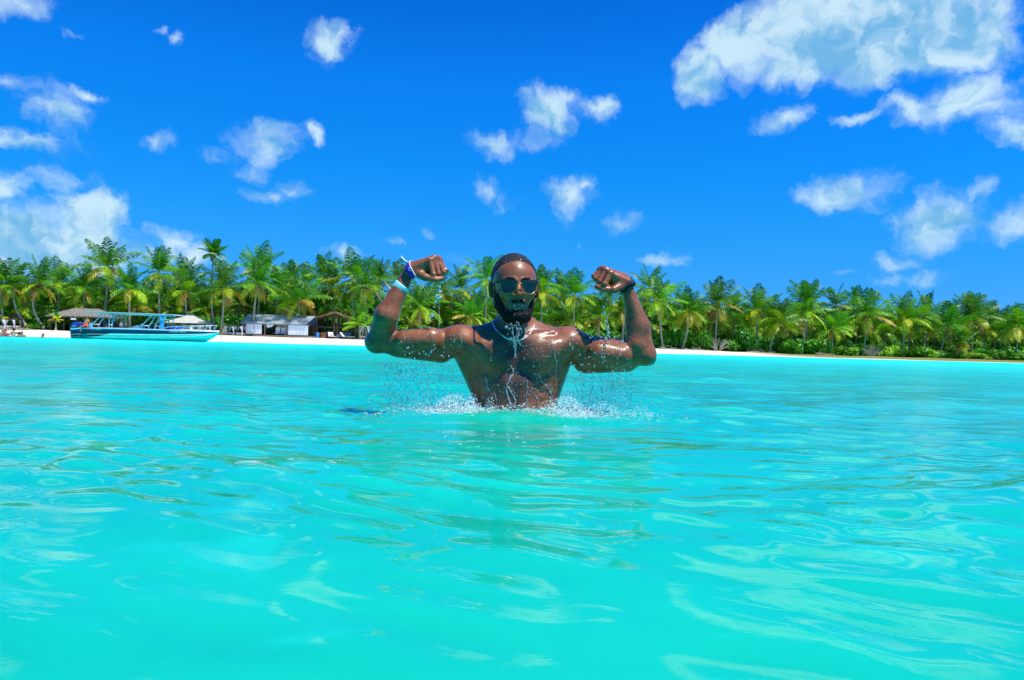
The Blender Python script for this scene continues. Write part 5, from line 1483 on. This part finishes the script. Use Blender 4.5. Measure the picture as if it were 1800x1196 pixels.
# blue towel and life ring hung on the forward frame
def on_boat(u, y, z): return boat.matrix_basis @ Vector((bx(u), y, z))
bpy.context.view_layer.update()
o = empty('life_ring', tuple(on_boat(297.5, -.95, 1.78)), 0, "pale blue life ring hung at the top of the boat's forward frame", 'life ring')
mb = MB(); mb.tube([(.17 * math.cos(q), 0, .17 * math.sin(q)) for q in np.linspace(0, 2 * PI, 19)], .055, 8, False); mb.build('ring', pmat('sky_blue_cloth', (.10, .42, .80), .6, .3, var=.12), o)
mb = MB(); mb.tube([(.235 * math.cos(q), 0, .235 * math.sin(q)) for q in np.linspace(0, 2 * PI, 19)], .012, 5, False); mb.build('grab_line', whitep, o)
o = empty('hanging_towel', tuple(on_boat(296.5, -.93, 1.60)), 0, "sky blue towel hanging from the boat's forward frame below the life ring", 'towel')
mb = MB(); curtain(mb, -.20, .17, 0, -.72, 0, (.0, -.25, .26), 3, .03); mb.build('cloth', MAT['sky_blue_cloth'], o)
o = empty('rolled_towel', tuple(on_boat(170, -1.0, .97)), 0, "pale blue bundle lying on the boat's gunwale behind the person in orange", 'towel')
mb = MB(); mb.ball((0, 0, 0), (.16, .12, .17)); mb.ball((.05, .02, .12), (.11, .1, .12)); mb.build('bundle', MAT['sky_blue_cloth'], o)
# mooring rope
ra = on_boat(387, 0, .78); yb_ = depth_at(392, 8.6); xb_ = W(392, 600, yb_).x; rb_ = Vector((xb_ + .04, yb_, ground(xb_, yb_) + .52))
mb = MB(); mb.tube([ra.lerp(rb_, q) + Vector((0, 0, -.35 * math.sin(PI * q))) for q in np.linspace(0, 1, 12)], .022, 6)
tag(mb.build('mooring_rope', pmat('straw_rope', (.45, .40, .22), .8, .2, var=.1), None), "slack mooring rope running from the boat's bow to the leaning stake", 'rope')

# ------------------------------------------------------------------ small figures
def figure(name, pose, loc, label, skin_c, hair_c, shirt_c=None, rz=0.0, h=.016, group=None, shorts_c=None):
    """pose: dict joint -> local position; body is one continuous surface"""
    J = {k: Vector(v) for k, v in pose.items()}
    pts = np.array([tuple(v) for v in J.values()])
    g_ = SDF(pts.min(0) - .2, pts.max(0) + .2, h)
    g_.el(J['head'], (.080, .095, .115), .02); g_.rc(J['head'], J['neck'], .05, .055, .02)
    g_.rc(J['neck'], (J['neck'] + J['pelvis']) / 2, .09, .12, .04); g_.rc((J['neck'] + J['pelvis']) / 2, J['pelvis'], .12, .14, .04)
    g_.rc(J['shl'], J['shr'], .07, .07, .04)
    for a_ in 'lr':
        g_.rc(J['sh' + a_], J['el' + a_], .052, .042, .02); g_.rc(J['el' + a_], J['ha' + a_], .040, .03, .015); g_.el(J['ha' + a_], (.045, .035, .05), .01)
        if 'kn' + a_ in J:
            g_.rc(J['pelvis'], J['kn' + a_], .095, .062, .03); g_.rc(J['kn' + a_], J['ft' + a_], .06, .04, .02)
            g_.rc(J['ft' + a_], J['ft' + a_] + Vector((0, -.15, -.02)), .04, .03, .02)
    Pf, Qf = g_.mesh(); mk_ = pmat('skin_tone_' + name.replace(' ', '') + str(len(MAT)), skin_c, .5, .4, var=.08, vscale=8)
    o = mesh_obj('person', np_mesh('person', Pf, Qf), None, mk_); o.location = loc; o.rotation_euler = (0, 0, rz)
    tag(o, label, 'person', group)
    gh = SDF(np.array(J['head']) - .16, np.array(J['head']) + .16, .01); gh.el(J['head'] + Vector((0, .018, .022)), (.088, .100, .110), .01)
    hd = J['head']; gh.el(hd + Vector((0, -.11, -.05)), (.10, .08, .10), .01, op='sub')
    a1, a2 = gh.mesh(); mesh_obj('hair', np_mesh('hair', a1, a2), o, pmat('hair_tone_' + str(len(MAT)), hair_c, .6, .3, var=.2))
    if shirt_c:
        gs = SDF(pts.min(0) - .2, pts.max(0) + .2, h); 
        gs.rc(J['neck'] - Vector((0, 0, .03)), (J['neck'] + J['pelvis']) / 2, .10, .135, .04); gs.rc((J['neck'] + J['pelvis']) / 2, J['pelvis'], .135, .155, .04); gs.rc(J['shl'], J['shr'], .085, .085, .04)
        a1, a2 = gs.mesh(); mesh_obj('shirt', np_mesh('shirt', a1, a2), o, pmat('shirt_tone_' + str(len(MAT)), shirt_c, .8, .2, var=.1))
    if shorts_c:
        gs = SDF(pts.min(0) - .2, pts.max(0) + .2, h)
        for a_ in 'lr': gs.rc(J['pelvis'], J['kn' + a_] * .9 + J['pelvis'] * .1, .12, .085, .03)
        a1, a2 = gs.mesh(); mesh_obj('shorts', np_mesh('shorts', a1, a2), o, pmat('shorts_tone_' + str(len(MAT)), shorts_c, .8, .2, var=.1))
    return o
def swim_pose(up=.0, lean=0.0, arm=.0):
    return dict(head=(lean, -.02, .16 + up), neck=(lean * .6, 0, .0 + up), shl=(-.17, 0, -.05 + up), shr=(.17, 0, -.05 + up), ell=(-.28, -.12, -.18 + up), elr=(.28, -.12, -.18 + up),
                hal=(-.22, -.30, -.12 + up + arm), har=(.20, -.32, -.14 + up), pelvis=(-lean, .05, -.55 + up), knl=(-.12, -.05, -.95 + up), knr=(.12, -.05, -.95 + up), ftl=(-.12, .1, -1.1 + up), ftr=(.12, .1, -1.1 + up))
YS = 52.0
def swimmer(u, pose, label, sk, hr, sh_=None, rz=0, dy=0.0):
    y = YS + dy; return figure('bather', pose, (W(u, 590, y).x, y, 0.0), label, sk, hr, sh_, rz, group='bathers in the shallow water at the left')
TANC = (.42, .22, .13); DRK = (.17, .08, .045); HB = (.015, .012, .012)
swimmer(2, swim_pose(.30, .10, .2), "pale bather cut by the left edge of the photo, leaning forward out of the water", (.55, .34, .22), (.12, .06, .03), None, .6)
swimmer(10.5, swim_pose(.22, -.05), "bather with dark hair and red swimming top, second from the left edge", TANC, HB, (.55, .03, .07), .2)
swimmer(24, swim_pose(.36, 0), "bather with big dark hair seen from behind, highest out of the water", (.50, .30, .2), HB, None, 3.1)
swimmer(33, swim_pose(.08, .03), "dark-haired bather low in the water, just right of the highest one", DRK, HB, None, -.4)
swimmer(39, swim_pose(.16, -.02), "bather in a pale blue cap, rightmost of the left cluster of bathers", TANC, (.15, .30, .45), None, .5)
swimmer(75.5, swim_pose(.02, .0), "lone bather with reddish head low in the water between cluster and boat", (.45, .2, .15), (.20, .05, .04), None, .0)
mb = MB(); mb.ball((0, 0, .05), (.13, .13, .13)); mb.tube([(0, 0, .16), (0, 0, .23)], .03, 8); o = mb.build('mooring_buoy', whitep, None); o.location = (W(105.5, 594, 54).x, 54, 0)
tag(o, "small white float on the water left of the boat's stern", 'buoy')
# person in orange climbing over the boat's side, another aboard
p_or = dict(head=(.03, -.02, .70), neck=(0, 0, .52), shl=(-.12, .05, .47), shr=(.12, -.05, .47), ell=(-.20, -.05, .26), elr=(.22, -.05, .28), hal=(-.12, -.12, .06), har=(.24, -.14, .06), pelvis=(0, .02, .10), knl=(-.16, -.28, .02), knr=(.20, -.26, .04), ftl=(-.24, -.30, -.32), ftr=(.28, -.28, -.16))
o = figure('orange', p_or, on_boat(164, -1.06, .90), "person in orange vest and red shorts sitting on the boat's gunwale near the stern", (.30, .14, .08), HB, (.85, .28, .14), 0, shorts_c=(.80, .05, .03))
p_st = dict(head=(0, 0, .76), neck=(0, 0, .56), shl=(-.17, 0, .50), shr=(.17, 0, .50), ell=(-.24, -.06, .26), elr=(.24, -.06, .26), hal=(-.18, -.26, .20), har=(.18, -.26, .20), pelvis=(0, 0, .02), knl=(-.12, -.36, .02), knr=(.12, -.36, .02), ftl=(-.12, -.38, -.36), ftr=(.12, -.38, -.36))
figure('dark', p_st, on_boat(198, -.55, .72), "person in a dark navy shirt seated inside the boat between the rear frames", (.40, .26, .18), HB, (.02, .03, .07), .3, shorts_c=(.5, .5, .5))
# ------------------------------------------------------------------ drops, runs of water and foam
wat = bpy.data.materials.new('clear_water'); wat.use_nodes = True; b = wat.node_tree.nodes['Principled BSDF']
b.inputs['Base Color'].default_value = (.80, .97, 1, 1); b.inputs['Transmission Weight'].default_value = .70; b.inputs['IOR'].default_value = 1.33; b.inputs['Roughness'].default_value = .02
b.inputs['Coat Weight'].default_value = .5; b.inputs['Coat Roughness'].default_value = .03
run = bpy.data.materials.new('running_water'); run.use_nodes = True; b = run.node_tree.nodes['Principled BSDF']
b.inputs['Base Color'].default_value = (.95, 1, 1, 1); b.inputs['Transmission Weight'].default_value = .96; b.inputs['IOR'].default_value = 1.33; b.inputs['Roughness'].default_value = .03
foamm = bpy.data.materials.new('white_foam'); foamm.use_nodes = True; b = foamm.node_tree.nodes['Principled BSDF']
b.inputs['Base Color'].default_value = (.80, .93, .93, 1); b.inputs['Roughness'].default_value = .2; b.inputs['Subsurface Weight'].default_value = .3; b.inputs['Subsurface Radius'].default_value = (.01, .01, .01); b.inputs['Subsurface Scale'].default_value = 1
rs = np.random.RandomState(21)
ICO_V = []; g_ = (1 + 5 ** .5) / 2
for a_ in (-1, 1):
    for b2 in (-g_, g_): ICO_V += [(0, a_, b2), (a_, b2, 0), (b2, 0, a_)]
ICO_V = np.array(ICO_V) / math.sqrt(1 + g_ * g_)
ICO_F = [(i, j, k) for i in range(12) for j in range(i + 1, 12) for k in range(j + 1, 12)
         if all(abs(np.linalg.norm(ICO_V[p] - ICO_V[q]) - 1.0515) < .02 for p, q in ((i, j), (j, k), (i, k)))]
ICO_F = [f if np.dot(np.cross(ICO_V[f[1]] - ICO_V[f[0]], ICO_V[f[2]] - ICO_V[f[0]]), ICO_V[f[0]]) > 0 else (f[0], f[2], f[1]) for f in ICO_F]
# one subdivision, for round drops
_v = list(map(tuple, ICO_V)); _m = {}; _f = []
def _mid(i, j):
    k = (min(i, j), max(i, j))
    if k not in _m:
        p = (np.array(_v[i]) + np.array(_v[j])) / 2; _v.append(tuple(p / np.linalg.norm(p))); _m[k] = len(_v) - 1
    return _m[k]
for (i, j, k) in ICO_F:
    a_, b2, c_ = _mid(i, j), _mid(j, k), _mid(k, i); _f += [(i, a_, c_), (j, b2, a_), (k, c_, b2), (a_, b2, c_)]
SV = np.array(_v); SF = np.array(_f)
def drops_obj(name, C, R, mat, label, cat, stretch=None, N=None):
    C = np.array(C); R = np.array(R); n = len(C)
    S = np.tile(R[:, None], (1, 3)) * (np.array(stretch) if stretch is not None else 1)
    base_ = SV[None] * S[:, None, :]
    if N is not None:                          # flattened against the skin
        N = np.array(N); dn = (base_ * N[:, None, :]).sum(-1, keepdims=True); base_ = base_ - N[:, None, :] * dn * .55
    V = (base_ + C[:, None, :]).reshape(-1, 3)
    Fq = (SF[None] + (np.arange(n) * len(SV))[:, None, None]).reshape(-1, 3)
    o = mesh_obj(name, np_mesh(name, V, Fq), None, mat); return tag(o, label, cat, kind='stuff')
C = []; R = []; ST_ = []
def spray(n, u0, u1, v0, v1, y0, y1, r0, r1, pw=2.2, vert=1.25, ufun=None):
    for _ in range(n):
        u = rs.uniform(u0, u1); v = rs.uniform(v0, v1)
        if ufun is not None and not ufun(u, v): continue
        C.append(B(u, v, rs.uniform(y0, y1))); R.append(r0 + (r1 - r0) * rs.rand() ** pw); ST_.append((1, 1, rs.uniform(1, vert + .4)))
# curtains of fine drops falling from the wet upper arms
def undL(u, v): return v > 637 - .25 * max(0, 700 - u) + 0 and (u < 798 + (v - 640) * .5) and rs.rand() < (1.15 - abs(u - 735) / 90)
def undR(u, v): return v > 656 and (u > 1010 - (v - 655) * .5) and rs.rand() < (1.1 - abs(u - 1055) / 90)
spray(1500, 664, 835, 632, 720, -.10, .10, .0007, .0027, 2.2, 1.3, undL)
spray(1200, 975, 1135, 654, 716, -.10, .10, .0007, .0026, 2.2, 1.3, undR)
spray(260, 640, 850, 690, 722, -.18, .15, .0008, .0034, 2.5)
spray(260, 965, 1165, 685, 720, -.18, .15, .0008, .0034, 2.5)
spray(110, 1000, 1110, 590, 660, -.14, -.06, .0010, .0034, 2)
spray(60, 690, 800, 585, 640, -.14, -.08, .0010, .0030, 2)
# from the fists
for (pts, n) in ((((776, 494), (772, 510), (768, 535)), 26), (((741, 486), (742, 492)), 5), (((765, 535), (755, 570)), 12), (((1062, 510), (1066, 545), (1068, 600)), 34), (((1046, 508), (1056, 530)), 10), (((1080, 512), (1078, 560)), 10), (((1085, 590), (1100, 625)), 12), (((775, 600), (748, 628)), 14)):
    for k in range(n):
        q = rs.rand(); seg = min(int(q * (len(pts) - 1)), len(pts) - 2); f_ = q * (len(pts) - 1) - seg
        u = pts[seg][0] * (1 - f_) + pts[seg + 1][0] * f_ + rs.normal(0, 2.2); v = pts[seg][1] * (1 - f_) + pts[seg + 1][1] * f_
        C.append(B(u, v, -.045 + rs.normal(0, .012))); R.append(.0014 + .0034 * rs.rand() ** 1.6); ST_.append((1, 1, rs.uniform(1, 1.8)))
# from the beard
spray(70, 888, 932, 566, 604, -.17, -.10, .0008, .0030, 1.8, 1.6, lambda u, v: abs(u - 908) < 30 - (v - 556) * .42)
spray(14, 895, 930, 530, 556, -.15, -.135, .0008, .0017)
# stray ones on the water in front
spray(30, 700, 1120, 722, 790, -.45, -.15, .0008, .0022)
drops_obj('water_drops', C, R, wat, "spray of clear drops falling from the man's arms, fists and beard", 'water drops', ST_)

# drops sitting on the wet skin
Pn = np.zeros_like(P)
a_ = P[Q[:, 0]]; nrm = np.cross(P[Q[:, 2]] - P[Q[:, 0]], P[Q[:, 3]] - P[Q[:, 1]])
for k in range(4): np.add.at(Pn, Q[:, k], nrm)
Pn /= np.maximum(np.linalg.norm(Pn, axis=1, keepdims=True), 1e-12)
cand = np.where((Pn[:, 1] < .25) & (P[:, 2] > .0) & (P[:, 1] < D0 + .04))[0]
w_ = np.ones(len(cand)); pc = P[cand]
cR = B(945, 625, 0); w_ += 9 * np.exp(-(((pc[:, 0] - cR[0]) / .085) ** 2 + ((pc[:, 2] - cR[2]) / .10) ** 2)) + 5 * (pc[:, 2] < B(905, 670)[2]) 
w_[(np.abs(pc[:, 0] - HCn[0]) < .095) & (pc[:, 2] > HCn[2] - .12)] *= .12
pick = rs.choice(cand, 1500, replace=False, p=w_ / w_.sum())
rad = .0007 + .0022 * rs.rand(len(pick)) ** 3.5
hp = Ph[(Ph[:, 1] < HCn[1] + .02)]; hk = hp[rs.choice(len(hp), 190, replace=False)]; hn = (hk - HCn) / np.linalg.norm(hk - HCn, axis=1, keepdims=True)
PD = np.concatenate([P[pick] + Pn[pick] * rad[:, None] * .15, hk + hn * .0012]); ND = np.concatenate([Pn[pick], hn]); rad = np.concatenate([rad, .0008 + .0010 * rs.rand(len(hk)) ** 2])
drops_obj('skin_drops', PD, rad, wat, "beads of water sitting all over the man's wet skin", 'water drops', None, ND)

# runs of water: beard stream and rivulets down the chest
def on_skin(u, v, lift=.001):
    pv = Vector(B(u, v, -.3)); h = BV.ray_cast(pv, (pv - Vector((0, 0, CAMH))).normalized())
    return (h[0] + h[1] * lift) if h[0] is not None else Vector(B(u, v, -.06))
mb = MB()
def rivulet(pts, r, skin_=True, y=-.13, jit=1.6, n=14, seed=0):
    rn = random.Random(seed); out = []; rr_ = []
    for i in range(n + 1):
        q = i / n * (len(pts) - 1); k = min(int(q), len(pts) - 2); f_ = q - k
        u = pts[k][0] * (1 - f_) + pts[k + 1][0] * f_ + rn.uniform(-jit, jit); v = pts[k][1] * (1 - f_) + pts[k + 1][1] * f_
        out.append(on_skin(u, v) if skin_ else Vector(B(u, v, y))); rr_.append(r * rn.uniform(.45, 1.45) * (.5 if i in (0, n) else 1))
    mb.tube(out, rr_, 7)
for i, (a0, a1) in enumerate(((899, 904), (907, 907), (915, 909))):
    rivulet([(a0, 568 + (i % 3) * 3), ((a0 + a1) / 2 + (i % 2) * 2, 584), (a1, 600)], .0016, False, -.125, .5, 10, i)
rivulet([(906, 598), (906, 612), (905, 630)], .0032, False, -.112, .9, 12, 20)
rivulet([(903, 598), (904, 615)], .0028, False, -.114, .8, 8, 21); rivulet([(910, 598), (915, 608)], .0022, False, -.112, .8, 6, 22)
for i, (pp, r) in enumerate((([(898, 642), (903, 655), (896, 668), (889, 680), (892, 700), (903, 717)], .0042), ([(892, 678), (898, 690), (905, 700), (906, 716)], .0038), ([(946, 655), (950, 668), (962, 680), (970, 697), (973, 714)], .0036),
        ([(854, 660), (857, 680), (863, 692), (857, 706), (851, 716)], .0036), ([(926, 668), (928, 684), (924, 700), (930, 714)], .0028), ([(938, 690), (946, 704), (944, 716)], .0030), ([(750, 618), (748, 632)], .0022), ([(972, 610), (978, 640), (975, 668)], .0022), ([(868, 690), (874, 706), (872, 718)], .0026), ([(1062, 615), (1060, 640)], .002), ([(805, 585), (812, 600), (808, 612)], .0018))):
    rivulet(pp, r * .68, True, 0, 1.1, 16, 40 + i)
for k in range(150):                       # threads of water still hanging from the arms
    left = k % 2 == 0
    u = rs.uniform(672, 800) if left else rs.uniform(1010, 1120)
    v0 = (637 - .25 * max(0, 700 - u) if left else 655) + rs.rand() ** 1.5 * 62; L_ = rs.uniform(4, 17); yy = rs.uniform(-.06, .05); sl_ = rs.uniform(-.25, .25); r_ = rs.uniform(.0004, .0011)
    mb.tube([Vector(B(u + sl_ * L_ * q + .8 * math.sin(q * 5 + k), v0 + L_ * q, yy)) for q in (0, .33, .66, 1)], [r_ * .5, r_, r_ * 1.3, r_ * 1.8], 5)
tag(mb.build('water_runs', wat, None), "streams of water pouring off the beard and running down the man's chest", 'water drops', kind='stuff')

# foam thrown up where he breaks the surface: a mass of fine white drops and torn flecks
FC = []; FR = []; FS = []
def plume(uc, yc, su, sy, n, zmax, r0, r1, flat=False):
    for _ in range(n):
        u = uc + rs.normal(0, su); y = D0 + yc + rs.normal(0, sy); x = float(W(u, 715, y).x)
        k_ = math.exp(-((u - uc) / (su * 1.5)) ** 2)
        z = float(wave_h(np.array([x]), np.array([y]), np.array([.01]))[0]); r = r0 + (r1 - r0) * rs.rand() ** 3
        h_ = 0 if flat else zmax * k_ * rs.rand() ** 1.9
        FC.append((x, y, z + h_ + (.0002 if flat else 0))); FR.append(r)
        FS.append((rs.uniform(1.2, 3.5), rs.uniform(1, 2.5), .35) if flat or h_ < .004 else (rs.uniform(.7, 1.5), 1, rs.uniform(.7, 1.6)))
for a_ in ((795, -.09, 24, .07, 2200, .060, .0005, .0024), (828, -.08, 10, .04, 800, .055, .0005, .0024), (692, -.02, 18, .03, 420, .030, .0005, .0019), (745, -.02, 30, .06, 420, .030, .0005, .0018),
           (1000, -.09, 22, .07, 2200, .065, .0005, .0024), (1055, -.08, 26, .06, 1300, .045, .0005, .0021), (1128, -.02, 18, .03, 420, .038, .0005, .0019), (905, -.095, 36, .012, 520, .022, .0005, .0022),
           (862, -.07, 7, .02, 260, .05, .0005, .0022), (964, -.07, 8, .02, 260, .05, .0005, .0022)): plume(*a_)
for a_ in ((795, -.10, 34, .06, 420, 0, .0010, .0036, True), (1010, -.10, 34, .06, 440, 0, .0010, .0036, True), (905, -.11, 42, .015, 200, 0, .0010, .0032, True), (1100, -.03, 34, .04, 120, 0, .001, .003, True), (700, -.03, 30, .04, 110, 0, .001, .003, True),
           (850, -.75, 60, .10, 10, 0, .001, .0022, True), (900, -1.0, 90, .12, 8, 0, .001, .0018, True)): plume(*a_)  # the sparse white flecks farther forward stand in for sun glints on the ripples
SVf, SFf = SV, SF
SV, SF = ICO_V, np.array(ICO_F)
drops_obj('splash_foam_glints', FC, FR, foamm, "white foam and splash thrown up on both sides of the man's waist", 'foam', FS)
SV, SF = SVf, SFf
